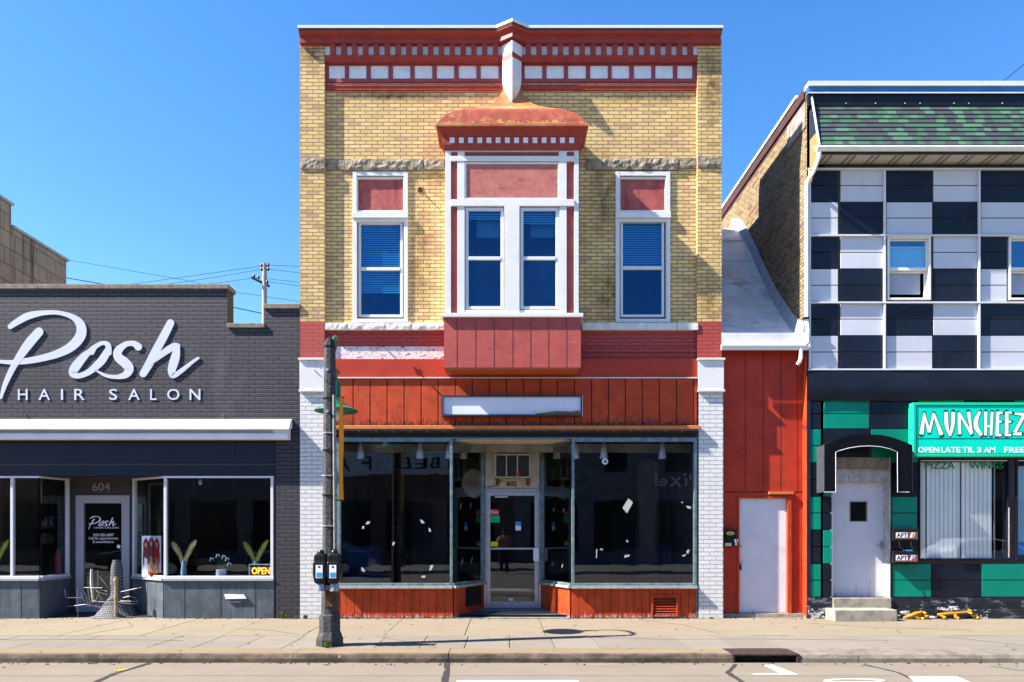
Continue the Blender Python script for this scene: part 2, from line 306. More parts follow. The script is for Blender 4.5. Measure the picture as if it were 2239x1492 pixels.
# shingles: three greens picked shingle by shingle
def shingle():
    q = NT('green asphalt shingles'); p = q.pos()
    sp = q.n('ShaderNodeSeparateXYZ'); q.l(p, sp.inputs[0])
    cb = q.n('ShaderNodeCombineXYZ'); q.l(sp.outputs[0], cb.inputs[0]); q.l(q.math('SUBTRACT', sp.outputs[2], Z(317, -GQ)), cb.inputs[1])
    b = q.n('ShaderNodeTexBrick'); q.l(cb.outputs[0], b.inputs['Vector'])
    b.offset = .37; b.offset_frequency = 2; b.squash = .7; b.squash_frequency = 3
    b.inputs['Color1'].default_value = (0, 0, 0, 1); b.inputs['Color2'].default_value = (1, 1, 1, 1); b.inputs['Mortar'].default_value = (.5, .5, .5, 1)
    for k, val in (('Scale', 1), ('Mortar Size', .0), ('Bias', 0), ('Brick Width', .17), ('Row Height', SH_ROW)): b.inputs[k].default_value = val
    cr = q.n('ShaderNodeValToRGB'); cr.color_ramp.interpolation = 'CONSTANT'
    els = cr.color_ramp.elements
    els[0].color = (.048, .057, .070, 1); els[1].position = .36; els[1].color = (.046, .082, .074, 1)
    for po, c in ((.50, (.045, .115, .076)), (.64, (.052, .062, .074)), (.74, (.072, .155, .105)), (.88, (.045, .105, .074))):
        e = els.new(po); e.color = (*c, 1)
    q.l(b.outputs['Color'], cr.inputs[0])
    c = q.mix(q.math('MULTIPLY', q.ramp(q.noise(p, 150, 3, .7), .35, .7), .5), cr.outputs[0], (.5, .5, .5), 'MULTIPLY')
    q.bsdf(c, .9, 0, .2, q.bump(q.noise(p, 200, 2, .6), .004)); return q.m

# ------------------------------------------------------------------ mesh helpers
class MB:
    def __init__(s): s.v = []; s.f = []; s.m = []
    def add(s, vs, fs, m=0):
        o = len(s.v); s.v += [tuple(v) for v in vs]
        for f in fs: s.f.append([o+i for i in f]); s.m.append(m)
        return s
    def quad(s, a, b, c, d, m=0): return s.add([a, b, c, d], [(0, 1, 2, 3)], m)
    def box(s, x0, x1, y0, y1, z0, z1, m=0):
        if x0 > x1: x0, x1 = x1, x0
        if y0 > y1: y0, y1 = y1, y0
        if z0 > z1: z0, z1 = z1, z0
        vs = [(x, y, z) for x in (x0, x1) for y in (y0, y1) for z in (z0, z1)]
        return s.add(vs, [(0, 1, 3, 2), (4, 6, 7, 5), (0, 4, 5, 1), (2, 3, 7, 6), (0, 2, 6, 4), (1, 5, 7, 3)], m)
    def pbox(s, p0, p1, q0, q1, yf, yb, m=0):   # front face = measured rectangle at depth yf
        return s.box(X(p0, yf), X(p1, yf), yf, yb, Z(q0, yf), Z(q1, yf), m)
    def prism(s, pts, y0, y1, m=0):             # (x, z) outline pushed along y
        n = len(pts)
        vs = [(x, y0, z) for x, z in pts]+[(x, y1, z) for x, z in pts]
        fs = [tuple(range(n)), tuple(range(2*n-1, n-1, -1))]+[(i, (i+1) % n, n+(i+1) % n, n+i) for i in range(n)]
        return s.add(vs, fs, m)
    def flat(s, pts, z0, z1, m=0):              # (x, y) outline pushed along z
        n = len(pts)
        vs = [(x, y, z0) for x, y in pts]+[(x, y, z1) for x, y in pts]
        fs = [tuple(range(n)), tuple(range(2*n-1, n-1, -1))]+[(i, (i+1) % n, n+(i+1) % n, n+i) for i in range(n)]
        return s.add(vs, fs, m)
    def vbox(s, a, b, z0, z1, t, m=0):          # upright slab along a plan segment
        dx, dy = b[0]-a[0], b[1]-a[1]; L = math.hypot(dx, dy); nx, ny = -dy/L*t/2, dx/L*t/2
        return s.flat([(a[0]+nx, a[1]+ny), (b[0]+nx, b[1]+ny), (b[0]-nx, b[1]-ny), (a[0]-nx, a[1]-ny)], z0, z1, m)
    def loft(s, rings, m=0, closed=True, cap=True):
        n = len(rings[0]); vs = [p for r in rings for p in r]; fs = []
        for k in range(len(rings)-1):
            for i in range(n if closed else n-1):
                j = (i+1) % n; fs.append((k*n+i, k*n+j, (k+1)*n+j, (k+1)*n+i))
        if cap: fs += [tuple(range(n)), tuple(range((len(rings)-1)*n, len(rings)*n))]
        return s.add(vs, fs, m)
    def tube(s, pts, r, n=8, m=0):
        pts = [Vector(p) for p in pts]; rings = []
        rr = r if isinstance(r, (list, tuple)) else [r]*len(pts)
        up = None
        for i, p in enumerate(pts):
            d = (pts[min(i+1, len(pts)-1)]-pts[max(i-1, 0)]).normalized()
            if up is None:
                up = Vector((0, 0, 1)) if abs(d.z) < .9 else Vector((0, 1, 0))
            a = d.cross(up).normalized(); b = a.cross(d).normalized(); up = b
            rings.append([p+a*math.cos(t)*rr[i]+b*math.sin(t)*rr[i] for t in [2*math.pi*k/n for k in range(n)]])
        return s.loft(rings, m)
    def lathe(s, prof, cx, cy, n=20, m=0, rot=0):
        rings = [[(cx+r*math.cos(rot+2*math.pi*k/n), cy+r*math.sin(rot+2*math.pi*k/n), z) for k in range(n)] for r, z in prof]
        return s.loft(rings, m)
    def build(s, name, mats, parent=None, smooth=False, bevel=0):
        if not isinstance(mats, (list, tuple)): mats = [mats]
        me = bpy.data.meshes.new(name)
        me.from_pydata(s.v, [], s.f); me.update()
        for m in mats: me.materials.append(m)
        for p, mi in zip(me.polygons, s.m): p.material_index = mi
        bm = bmesh.new(); bm.from_mesh(me); bmesh.ops.recalc_face_normals(bm, faces=bm.faces); bm.to_mesh(me); bm.free()
        if smooth:
            for p in me.polygons: p.use_smooth = True
        o = bpy.data.objects.new(name, me); COL.objects.link(o)
        if parent is not None: attach(o, parent)
        if bevel:
            b = o.modifiers.new('bevel', 'BEVEL'); b.width = bevel; b.segments = 2; b.limit_method = 'ANGLE'
        if smooth and not bevel:
            try:
                bm = None
                me.set_sharp_from_angle(angle=R(40))
            except Exception: pass
        return o
def attach(o, parent):
    o.parent = parent
    loc = Vector(parent.location) if parent.type == 'EMPTY' else Vector((0, 0, 0))
    o.matrix_parent_inverse = Matrix.Translation(-loc)
def thing(name, label, cat, loc, group=None):
    o = bpy.data.objects.new(name, None); COL.objects.link(o); o.location = loc; o.empty_display_size = .2
    o['label'] = label; o['category'] = cat
    if group: o['group'] = group
    return o
def tag(o, label, cat, group=None):
    o['label'] = label; o['category'] = cat
    if group: o['group'] = group
    return o
def struct(mb, name, m, kind='structure'):
    o = mb.build(name, m); o['kind'] = kind; return o

def wall(mb, x0, x1, z0, z1, yf, yb, holes, m=0, reveal=None):
    """upright wall with true openings and reveals"""
    xs = sorted({x0, x1, *[h[0] for h in holes], *[h[1] for h in holes]}); zs = sorted({z0, z1, *[h[2] for h in holes], *[h[3] for h in holes]})
    xs = [x for x in xs if x0 <= x <= x1]; zs = [z for z in zs if z0 <= z <= z1]
    def inh(x, z): return any(h[0] < x < h[1] and h[2] < z < h[3] for h in holes)
    for i in range(len(xs)-1):
        for j in range(len(zs)-1):
            if inh((xs[i]+xs[i+1])/2, (zs[j]+zs[j+1])/2): continue
            for y in (yf, yb): mb.quad((xs[i], y, zs[j]), (xs[i+1], y, zs[j]), (xs[i+1], y, zs[j+1]), (xs[i], y, zs[j+1]), m)
    rm = m if reveal is None else reveal
    for h in holes:
        a, b, c, d = h
        mb.quad((a, yf, c), (a, yb, c), (a, yb, d), (a, yf, d), rm); mb.quad((b, yf, c), (b, yb, c), (b, yb, d), (b, yf, d), rm)
        mb.quad((a, yf, d), (b, yf, d), (b, yb, d), (a, yb, d), rm); mb.quad((a, yf, c), (b, yf, c), (b, yb, c), (a, yb, c), rm)
    mb.quad((x0, yf, z0), (x0, yb, z0), (x0, yb, z1), (x0, yf, z1), m); mb.quad((x1, yf, z0), (x1, yb, z0), (x1, yb, z1), (x1, yf, z1), m)
    mb.quad((x0, yf, z1), (x1, yf, z1), (x1, yb, z1), (x0, yb, z1), m); mb.quad((x0, yf, z0), (x1, yf, z0), (x1, yb, z0), (x0, yb, z0), m)
    return mb

def rockface(mb, x0, x1, z0, z1, y, yb, amp, m=0, step=.045, seed=0.):
    """block with a hewn front"""
    nx = max(2, int((x1-x0)/step)); nz = max(2, int((z1-z0)/step)); vs = []; fs = []
    for i in range(nx+1):
        for j in range(nz+1):
            x = x0+(x1-x0)*i/nx; z = z0+(z1-z0)*j/nz
            edge = min(i, nx-i, j, nz-j)
            d = 0 if edge == 0 else (noise.noise(Vector((x*5, seed, z*7)))*.6+noise.noise(Vector((x*13, seed+3, z*15)))*.5+.25)*amp
            vs.append((x, y-d, z))
    for i in range(nx):
        for j in range(nz):
            a = i*(nz+1)+j; fs.append((a, a+nz+1, a+nz+2, a+1))
    mb.add(vs, fs, m); mb.box(x0, x1, y+.001, yb, z0, z1, m)

def room(mb, x0, x1, y0, y1, z0, z1, m=0, mf=None):
    """inside of a room, front left open"""
    mf = m if mf is None else mf
    mb.quad((x0, y1, z0), (x1, y1, z0), (x1, y1, z1), (x0, y1, z1), m)
    mb.quad((x0, y0, z0), (x0, y1, z0), (x0, y1, z1), (x0, y0, z1), m); mb.quad((x1, y0, z0), (x1, y1, z0), (x1, y1, z1), (x1, y0, z1), m)
    mb.quad((x0, y0, z1), (x1, y0, z1), (x1, y1, z1), (x0, y1, z1), m); mb.quad((x0, y0, z0), (x1, y0, z0), (x1, y1, z0), (x0, y1, z0), mf)
    return mb

def frame(mb, x0, x1, z0, z1, w, yf, yb, m=0, bottom=True):
    mb.box(x0, x0+w, yf, yb, z0, z1, m); mb.box(x1-w, x1, yf, yb, z0, z1, m)
    mb.box(x0+w, x1-w, yf, yb, z1-w, z1, m)
    if bottom: mb.box(x0+w, x1-w, yf, yb, z0, z0+w, m)
    return mb

def text(name, body, m, x0, x1, z0, z1, y, depth=.004, parent=None, bold=0., shear=0., flip=False):
    cu = bpy.data.curves.new(name, 'FONT'); cu.body = body; cu.size = 1; cu.extrude = .5; cu.offset = bold; cu.shear = shear; cu.resolution_u = 3
    tmp = bpy.data.objects.new(name+'_tmp', cu); COL.objects.link(tmp)
    dg = bpy.context.evaluated_depsgraph_get(); me = bpy.data.meshes.new_from_object(tmp.evaluated_get(dg))
    bpy.data.objects.remove(tmp); bpy.data.curves.remove(cu)
    xs = [v.co.x for v in me.vertices]; ys = [v.co.y for v in me.vertices]
    a, b, c, d = min(xs), max(xs), min(ys), max(ys)
    for v in me.vertices:
        u = (v.co.x-a)/(b-a); w = (v.co.y-c)/(d-c); t = v.co.z
        v.co = (x0+(x1-x0)*u, y-t*depth-depth/2 if not flip else y+t*depth+depth/2, z0+(z1-z0)*w)
    me.name = name; me.materials.clear(); me.materials.append(m)
    o = bpy.data.objects.new(name, me); COL.objects.link(o)
    if parent is not None: attach(o, parent)
    return o

def catmull(pts, sub=7):
    out = []
    n = len(pts)
    for i in range(n-1):
        p0, p1, p2, p3 = pts[max(i-1, 0)], pts[i], pts[i+1], pts[min(i+2, n-1)]
        for k in range(sub):
            t = k/sub
            out.append(tuple(.5*((2*b)+(-a+c)*t+(2*a-5*b+4*c-d)*t*t+(-a+3*b-3*c+d)*t**3) for a, b, c, d in zip(p0, p1, p2, p3)))
    out.append(tuple(pts[-1])); return out
def stroke(mb, pts, y, depth, m=0, smooth=True, caps=True, grow=0.):
    """brush stroke: (x, z, width) points -> thick ribbon with rounded ends"""
    P = catmull(pts) if smooth else [tuple(p) for p in pts]
    L, Rr = [], []
    n = len(P)
    for i in range(n):
        a, b = P[max(i-1, 0)], P[min(i+1, n-1)]
        dx, dz = b[0]-a[0], b[1]-a[1]; l = math.hypot(dx, dz) or 1e-6
        w = max(P[i][2], 1e-4)/2+grow; nx, nz = -dz/l*w, dx/l*w
        L.append((P[i][0]+nx, P[i][1]+nz)); Rr.append((P[i][0]-nx, P[i][1]-nz))
    def ring(y): return [(x, y, z) for x, z in L], [(x, y, z) for x, z in Rr]
    Lf, Rf = ring(y); Lb, Rb = ring(y+depth)
    vs = Lf+Rf+Lb+Rb; fs = []
    for i in range(n-1):
        fs += [(i, i+1, n+i+1, n+i), (2*n+i, 3*n+i, 3*n+i+1, 2*n+i+1), (i, 2*n+i, 2*n+i+1, i+1), (n+i, n+i+1, 3*n+i+1, 3*n+i)]
    fs += [(0, n, 3*n, 2*n), (n-1, 2*n+n-1, 3*n+n-1, n+n-1)]
    mb.add(vs, fs, m)
    if caps:
        for (e, o) in ((0, 1), (n-1, n-2)):
            c = P[e]; r = max(c[2], 1e-4)/2+grow
            ang = math.atan2(c[1]-P[o][1], c[0]-P[o][0])
            pts2 = [(c[0]+r*math.cos(ang-math.pi/2+math.pi*k/8), c[1]+r*math.sin(ang-math.pi/2+math.pi*k/8)) for k in range(9)]
            mb.prism(pts2, y, y+depth, m)

# ================================================================== GROUND
GZ = -.115           # road level
struct(MB().quad((-400, -400, GZ-.06), (400, -400, GZ-.06), (400, 400, GZ-.06), (-400, 400, GZ-.06)), 'ground', GROUND)
KY = -3.72           # kerb line
struct(MB().box(-60, 60, -15.2, -4.556, GZ-.05, GZ).box(-60, 60, -4.544, KY+.05, GZ-.05, GZ+.001).box(-60, 60, -15.2, KY+.05, GZ-.055, GZ-.012), 'road', ROAD)
sw = MB()
sw.box(-60, 60, -3.60, 14, -.14, -.010, 1)
def slabs(y0, y1, x_first, step, m, gap=.012, xa=-14., xb=14.):
    x = x_first-step*math.ceil((x_first-xa)/step)
    while x < xb:
        dz = random.uniform(-.002, .002)
        sw.box(x+gap/2, x+step-gap/2, y0+gap/2, y1-gap/2, -.012, dz, m); x += step
slabs(-2.10, 1.6, -.60, 1.22, 0, xa=-12, xb=12)
slabs(-3.29, -2.10, -.54, .61, 2)
struct(sw, 'sidewalk', [PAVE, JOINT, PAVG])
# kerbs: old worn one on the left, newer right of the drain
kb = MB()
def kerb_run(x0, x1, m, mt):
    prof = [(-3.285, -.2), (-3.285, .0), (-3.66, -.002), (-3.70, -.018), (-3.722, -.06), (-3.73, -.2)]
    n = max(2, int((x1-x0)/.12)); rings = []
    for i in range(n+1):
        x = x0+(x1-x0)*i/n
        rings.append([(x, py+(noise.noise(Vector((x*3, py*4, pz*9)))*.012 if j in (2, 3, 4) else 0), pz+(noise.noise(Vector((x*4, 5, pz)))*.008 if j in (2, 3) else 0)) for j, (py, pz) in enumerate(prof)])
    o = len(kb.v); kb.loft(rings, m)
    k = len(kb.f)-(n*6+2)
    for i in range(n):
        kb.m[k+i*6+1] = mt
x = -13.
DR0, DR1 = X(1600, KY), X(1748, KY)
for x0, x1, m, mt in ((-14, -2.72, 0, 1), (-2.715, -.725, 0, 1), (-.715, DR0, 0, 1), (DR1, X(1877, KY), 2, 2), (X(1877, KY)+.012, X(2146, KY), 2, 2), (X(2146, KY)+.012, 14, 2, 2)):
    kerb_run(x0, x1, m, mt)
struct(kb, 'kerb', [KERB, PAVK, KERBN])
# storm drain
dr = thing('storm_drain', 'rusty iron storm drain opening in the kerb', 'storm drain', ((DR0+DR1)/2, KY, GZ))
d = MB(); yk = KY-.012
d.box(DR0, DR1, yk, -3.30, -.026, .001); d.box(DR0, DR0+.04, yk, -3.4, GZ+.002, -.0261); d.box(DR1-.04, DR1, yk, -3.4, GZ+.002, -.0301)
d.build('hood', mat('dark drain iron', (.045, .026, .026), .7, .4, 14, .004, 60), dr, bevel=.008)
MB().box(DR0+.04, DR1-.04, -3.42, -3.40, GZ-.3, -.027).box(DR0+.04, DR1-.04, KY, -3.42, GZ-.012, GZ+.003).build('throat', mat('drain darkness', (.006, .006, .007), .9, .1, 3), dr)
hc = MB()
def hair(pts, w):
    w *= .6
    for (xa_, ya_), (xb_, yb2_) in zip(pts[:-1], pts[1:]):
        n_ = 6
        for k in range(n_):
            def pt(t):
                x = xa_+(xb_-xa_)*t; y = ya_+(yb2_-ya_)*t
                return x+.03*noise.noise(Vector((x*4, y*4, 3))), y+.03*noise.noise(Vector((x*4, y*4, 8)))
            (x0, y0), (x1, y1) = pt(k/n_), pt((k+1)/n_)
            dx, dy = x1-x0, y1-y0; L = math.hypot(dx, dy) or 1; nx, ny = -dy/L*w, dx/L*w
            hc.flat([(x0+nx, y0+ny), (x1+nx, y1+ny), (x1-nx, y1-ny), (x0-nx, y0-ny)], .0022, .0042)
hair([(-6.6, -.3), (-6.1, -1.1), (-6.4, -2.05)], .006); hair([(-4.4, -1.3), (-3.6, -1.6), (-3.1, -2.0)], .005); hair([(2.4, -.2), (3.0, -.9), (3.3, -2.0)], .006)
hair([(-8.2, -2.4), (-7.1, -2.55), (-5.9, -2.5), (-4.6, -2.62)], .007); hair([(1.2, -2.3), (2.3, -2.5), (3.6, -2.45), (5.5, -2.6)], .006); hair([(5.2, -.6), (5.9, -1.2), (7.4, -1.5)], .005)
hair([(-1.9, -2.2), (-1.2, -2.9), (-.9, -3.25)], .006); hair([(6.5, -2.2), (7.2, -3.2)], .005)
struct(hc, 'sidewalk_crack', JOINT)
gm = MB()
for k in range(150):
    x = random.uniform(-9.5, 9.5); y = random.uniform(-3.6, -.1); r_ = random.uniform(.006, .022)
    gm.flat([(x+r_*random.uniform(.7, 1.2)*math.cos(t), y+r_*random.uniform(.6, 1.2)*math.sin(t)) for t in [6.283*q/7 for q in range(7)]], .0024, .0046)
struct(gm, 'sidewalk_spots', JOINT)
dl = MB()   # grit gathered along wall foot and kerb
for k in range(420):
    if random.random() < .5: x = random.uniform(-9.5, 9.5); y = -abs(random.gauss(0, .05))-.02; z = 0.
    else: x = random.uniform(-9, 9); y = KY-.02-abs(random.gauss(0, .10)); z = GZ
    r_ = random.uniform(.004, .013)
    dl.box(x-r_, x+r_, y-r_, y+r_, z-.001, z+r_*.8)
o_ = dl.build('grit', JOINT); o_['kind'] = 'stuff'
# road paint and cracks
def rx(p, q): d_ = (EYE-GZ)*FPX/(q-VY); return ((p-VX)/FPX*d_, d_-DIST)
def decal(name, pts, m, z, kind='structure'):
    b = MB(); b.flat(pts, z-.002, z); return struct(b, name, m, kind)
mk = MB()
mk.flat([rx(1670, 1455), rx(1690, 1455), rx(1745, 1476.0), rx(1712, 1476.0)], GZ+.002, GZ+.005)
mk.flat([rx(1655, 1473.5), rx(1712, 1473.4), rx(1712, 1476), rx(1640, 1476)], GZ+.002, GZ+.0052)
mk.flat([rx(1985, 1479.5), rx(2090, 1479.5), rx(2140, 1500), rx(2010, 1500)], GZ+.002, GZ+.005)
mk.flat([rx(1000, 1489), rx(1265, 1488.5), rx(1270, 1540), rx(960, 1540)], GZ+.002, GZ+.005)
ring = []
for k in range(25):
    a = math.pi*k/24*2
    ring.append((a, *rx(1868+68*math.cos(a), 1489+4.4*math.sin(a)), *rx(1868+52*math.cos(a), 1489+2.6*math.sin(a))))
for k in range(24):
    a, b = ring[k], ring[k+1]
    mk.flat([(a[1], a[2]), (b[1], b[2]), (b[3], b[4]), (a[3], a[4])], GZ+.002, GZ+.005)
struct(mk, 'road_marking', PAINT)
ck = MB()
def crack(pts, w):
    for i in range(len(pts)-1):
        (x0, y0), (x1, y1) = rx(*pts[i]), rx(*pts[i+1])
        for k in range(5):
            t0, t1 = k/5, (k+1)/5
            j = lambda t: (x0+(x1-x0)*t+noise.noise(Vector((x0*7+t*9, y0*5, i)))*.02, y0+(y1-y0)*t)
            a, b = j(t0), j(t1)
            wa = w*(1+.5*noise.noise(Vector((a[0]*31, a[1]*29, 1)))); wb = w*(1+.5*noise.noise(Vector((b[0]*31, b[1]*29, 1))))
            ck.flat([(a[0]-wa, a[1]), (a[0]+wa, a[1]), (b[0]+wb, b[1]), (b[0]-wb, b[1])], GZ+.0025, GZ+.004)
crack([(335, 1448.5), (250, 1474), (170, 1510)], .035); crack([(980, 1449.5), (975, 1475), (968, 1520)], .035)
crack([(1608, 1453), (1592, 1472), (1650, 1510)], .03); crack([(1890, 1454), (1960, 1470), (2005, 1490)], .022)
crack([(2165, 1457), (2239, 1468), (2300, 1476)], .012)
struct(ck, 'road_crack', SEAL)
decal('road_line', [rx(262, 1468.5), rx(285, 1462.5), rx(277, 1462.5), rx(245, 1468.5)], YLINE, GZ+.0065)

# ================================================================== YELLOW BRICK SHOP (centre)
WY = .074
shop = thing('brick_shop', 'two storey yellow brick shop with red cornice, oriel window and vacant storefront', 'building', (X(1117), 0, 0))
xL, xR = X(656), X(1578); wl, wr = X(710), X(1525)
zt = Z(93)
ysh = WY-.03
LW = (X(771, ysh), X(892, ysh), Z(705, ysh), Z(375, ysh)); RW = (X(1346, ysh), X(1466, ysh), Z(705, ysh), Z(375, ysh))
BH = (X(995), X(1245), Z(690), Z(400))
zs = Z(716)
b = MB(); wall(b, wl, wr, zs, zt, WY, WY+.22, [LW, RW, BH]); b.build('brick_wall', YB, shop)
b = MB(); wall(b, wl, wr, Z(830), zs, WY, WY+.22, []); b.build('painted_wall', RB, shop)
for a, c in ((xL, wl), (wr, xR)):
    b = MB(); b.box(a, c, 0, .40, Z(703), zt+.05, 0); b.box(a, c, .0, .40, Z(783)-.3, Z(703), 1); b.build('brick_pilaster', [YBP, RB], shop)
# side, back, roof
b = MB()
b.box(xL, xL+.3, .40, 14, 0, 9.9); b.box(xR-.3, xR, .40, 2.1, 0, 10.55); b.box(xR-.3, xR, 2.1, 14, 0, 9.8); b.box(xL+.3, xR-.3, 13.7, 14, 0, 9.6)
b.build('side_wall', DB, shop)
MB().box(xL+.3, xR-.3, WY+.22, 13.7, 9.2, 9.35).build('roof', mat('tar roof', (.05, .05, .05), .9), shop)
b = MB(); room(b, xL+.35, xR-.35, WY+.225, 5, 4.75, 9.1); b.build('upstairs_room', ROOMB, shop)
# belt course and sill
for (p0, p1, q0, q1, yf, mm, amp) in ((657, 709, 345, 369, -.02, STONE, .03), (754, 925, 348, 373, .04, STONE, .035), (927, 972, 348, 370, .04, STONE, .03), (711, 753, 350, 371, .055, STONE, .01),
                                      (1281, 1316, 347, 371, .055, STONE, .01), (1317, 1484, 346, 371, .04, STONE, .035), (1485, 1524, 346, 368, .045, STONE, .025), (1526, 1577, 342, 365, -.02, STONE, .03)):
    b = MB(); rockface(b, X(p0, yf), X(p1, yf), Z(q1, yf), Z(q0, yf), yf, .12, amp, seed=p0); b.build('belt_stone', mm, shop)
for (p0, p1, amp) in ((711, 760, .02), (761, 900, .02), (901, 971, .02), (1273, 1480, .006), (1481, 1527, .006)):
    yf = -.02; b = MB(); rockface(b, X(p0, yf), X(p1, yf)-.004, Z(721, yf), Z(706, yf), yf, .2, amp, seed=p0); b.build('window_sill', WSTONE, shop)
b = MB(); b.box(wl, X(970), WY-.012, WY-.001, Z(785), Z(756)); b.build('peeling_band', PEEL, shop)
b = MB(); b.box(X(1275), wr, WY-.03, WY-.001, Z(768), Z(760)); b.build('red_band', RB, shop)
# --- main cornice: one profile swept along the front, breaking forward to a prow in the middle
def prow(x, amt=.17, half=35):
    return -amt*max(0, 1-abs(x-X(1120, -.25))/(half/122.))
def sweep(mb, prof, xa, xb, m=0, amt=.17, y_mid=-.15):
    st = [xa, X(1085, y_mid), X(1120, -.25), X(1155, y_mid), xb]
    rings = []
    for x in st:
        d_ = -amt if x == st[2] else 0
        rings.append([(x, y+(d_ if k != 'b' else 0), z) for (y, z, k) in prof])
    mb.loft(rings, m)
yc = -.15
cx0, cx1 = X(652, yc), X(1580, yc)
zq = lambda q: Z(q, yc)
b = MB(); sweep(b, [(.4, zq(62), 'b'), (.4, zq(55.5), 'b'), (yc-.012, zq(56), ''), (yc-.012, zq(62), '')], cx0-.01, cx1+.01); b.build('metal_coping', WHTC, shop)
b = MB(); sweep(b, [(.4, zq(66), 'b'), (.4, zq(62), 'b'), (yc, zq(62), ''), (yc, zq(66), '')], cx0, cx1); b.build('coping_board', DKB, shop)
cy = [(yc+.005, 66), (yc+.012, 70), (yc+.03, 74), (yc+.06, 78), (yc+.085, 82), (yc+.09, 85), (yc+.075, 86), (yc+.075, 93.5), (.4, 93.5)]
b = MB(); sweep(b, [(.4, zq(66), 'b')]+[(y, Z(q, y) if y < .3 else zq(93.5), '' if y < .3 else 'b') for y, q in cy], cx0+.005, cx1-.005)
b.build('cornice_moulding', CORN, shop)
yd = -.005
def fx(p): return X(p, yd)
b = MB(); b.box(wl, wr, WY-.06, WY-.001, Z(124, yd), Z(95, yd)-.005); b.build('dentil_backing', WPAN, shop)
for k in range(17):
    c = 717+23.65*k-11.8
    if k == 0: continue
    MB().box(fx(c-5.6), fx(c+5.6), yd-.05, WY-.061, Z(124, yd), Z(97, yd)).build('dentil', CORN, shop)
for k in range(16):
    c = 1166.5+23.6*k-11.8
    MB().box(fx(c-5.6), fx(c+5.6), yd-.05, WY-.061, Z(124, yd), Z(97, yd)).build('dentil', CORN, shop)
for (p0, p1) in ((710.5, 1096), (1141, 1524)):
    b = MB()
    prof = [(WY-.001, 124.2), (yd-.045, 124.2), (yd-.045, 129), (yd-.02, 132), (yd-.02, 137), (WY-.001, 137)]
    b.loft([[(fx(p), y, Z(q, yd)) for y, q in prof] for p in (p0, p1)]); b.build('frieze_moulding', CORN, shop)
    b = MB()
    prof = [(WY-.001, 180), (WY-.036, 182.5), (WY-.04, 185), (WY-.03, 189), (WY-.03, 193.5), (WY-.001, 193.5)]
    b.loft([[(fx(p), y, Z(q, yd)) for y, q in prof] for p in (p0, p1)]); b.build('frieze_ledge', CORN, shop)
yp = WY-.03
LP = [(719, 754), (763, 801), (810.5, 849), (859, 897), (906.6, 945), (955, 993), (1003, 1041.5), (1051, 1090)]
RP = [(1147, 1185.5), (1195, 1233), (1242, 1281), (1290.5, 1329), (1337.5, 1376), (1386, 1424), (1433, 1471.5), (1481, 1514)]
for P_, p0, p1 in ((LP, 710.5, 1096), (RP, 1141, 1524)):
    b = MB(); wall(b, X(p0, yp), X(p1, yp), Z(180, yp)+.0, Z(137, yp), yp, WY-.002, [(X(a, yp), X(c, yp), Z(172, yp), Z(143.5, yp)) for a, c in P_]); b.build('frieze_frame', MAR, shop)
    for a, c in P_:
        MB().box(X(a, yp)-.01, X(c, yp)+.01, yp+.014, WY-.003, Z(172, yp)-.01, Z(143.5, yp)+.01).build('frieze_panel', WPAN, shop)
# prow pendant
def prowring(q, half, dep, y0=WY-.0): 
    z = Z(q, -.1); cxp = X(1119.5, -.1)
    return [(cxp-half, y0, z), (cxp-half, yd-.04, z), (cxp, yd-.04-dep, z), (cxp+half, yd-.04, z), (cxp+half, y0, z)]
b = MB(); b.loft([prowring(96, .175, .16), prowring(121, .175, .16)]); b.build('prow_block', WPAN, shop)
b = MB(); b.loft([prowring(121.01, .18, .165), prowring(131, .18, .165)]); b.build('prow_band', CORN, shop)
rs = []
for k in range(13):
    t = k/12; q = 131.01+(223-131)*t
    s_ = 1 if t < .42 else max(.03, 1-((t-.42)/.58)**1.7)
    rs.append(prowring(q, .17*s_, .155*(1-.25*t), WY-.002 if s_ > .3 else WY-.03))
b = MB(); b.loft(rs); b.build('prow_pendant', WHT, shop)
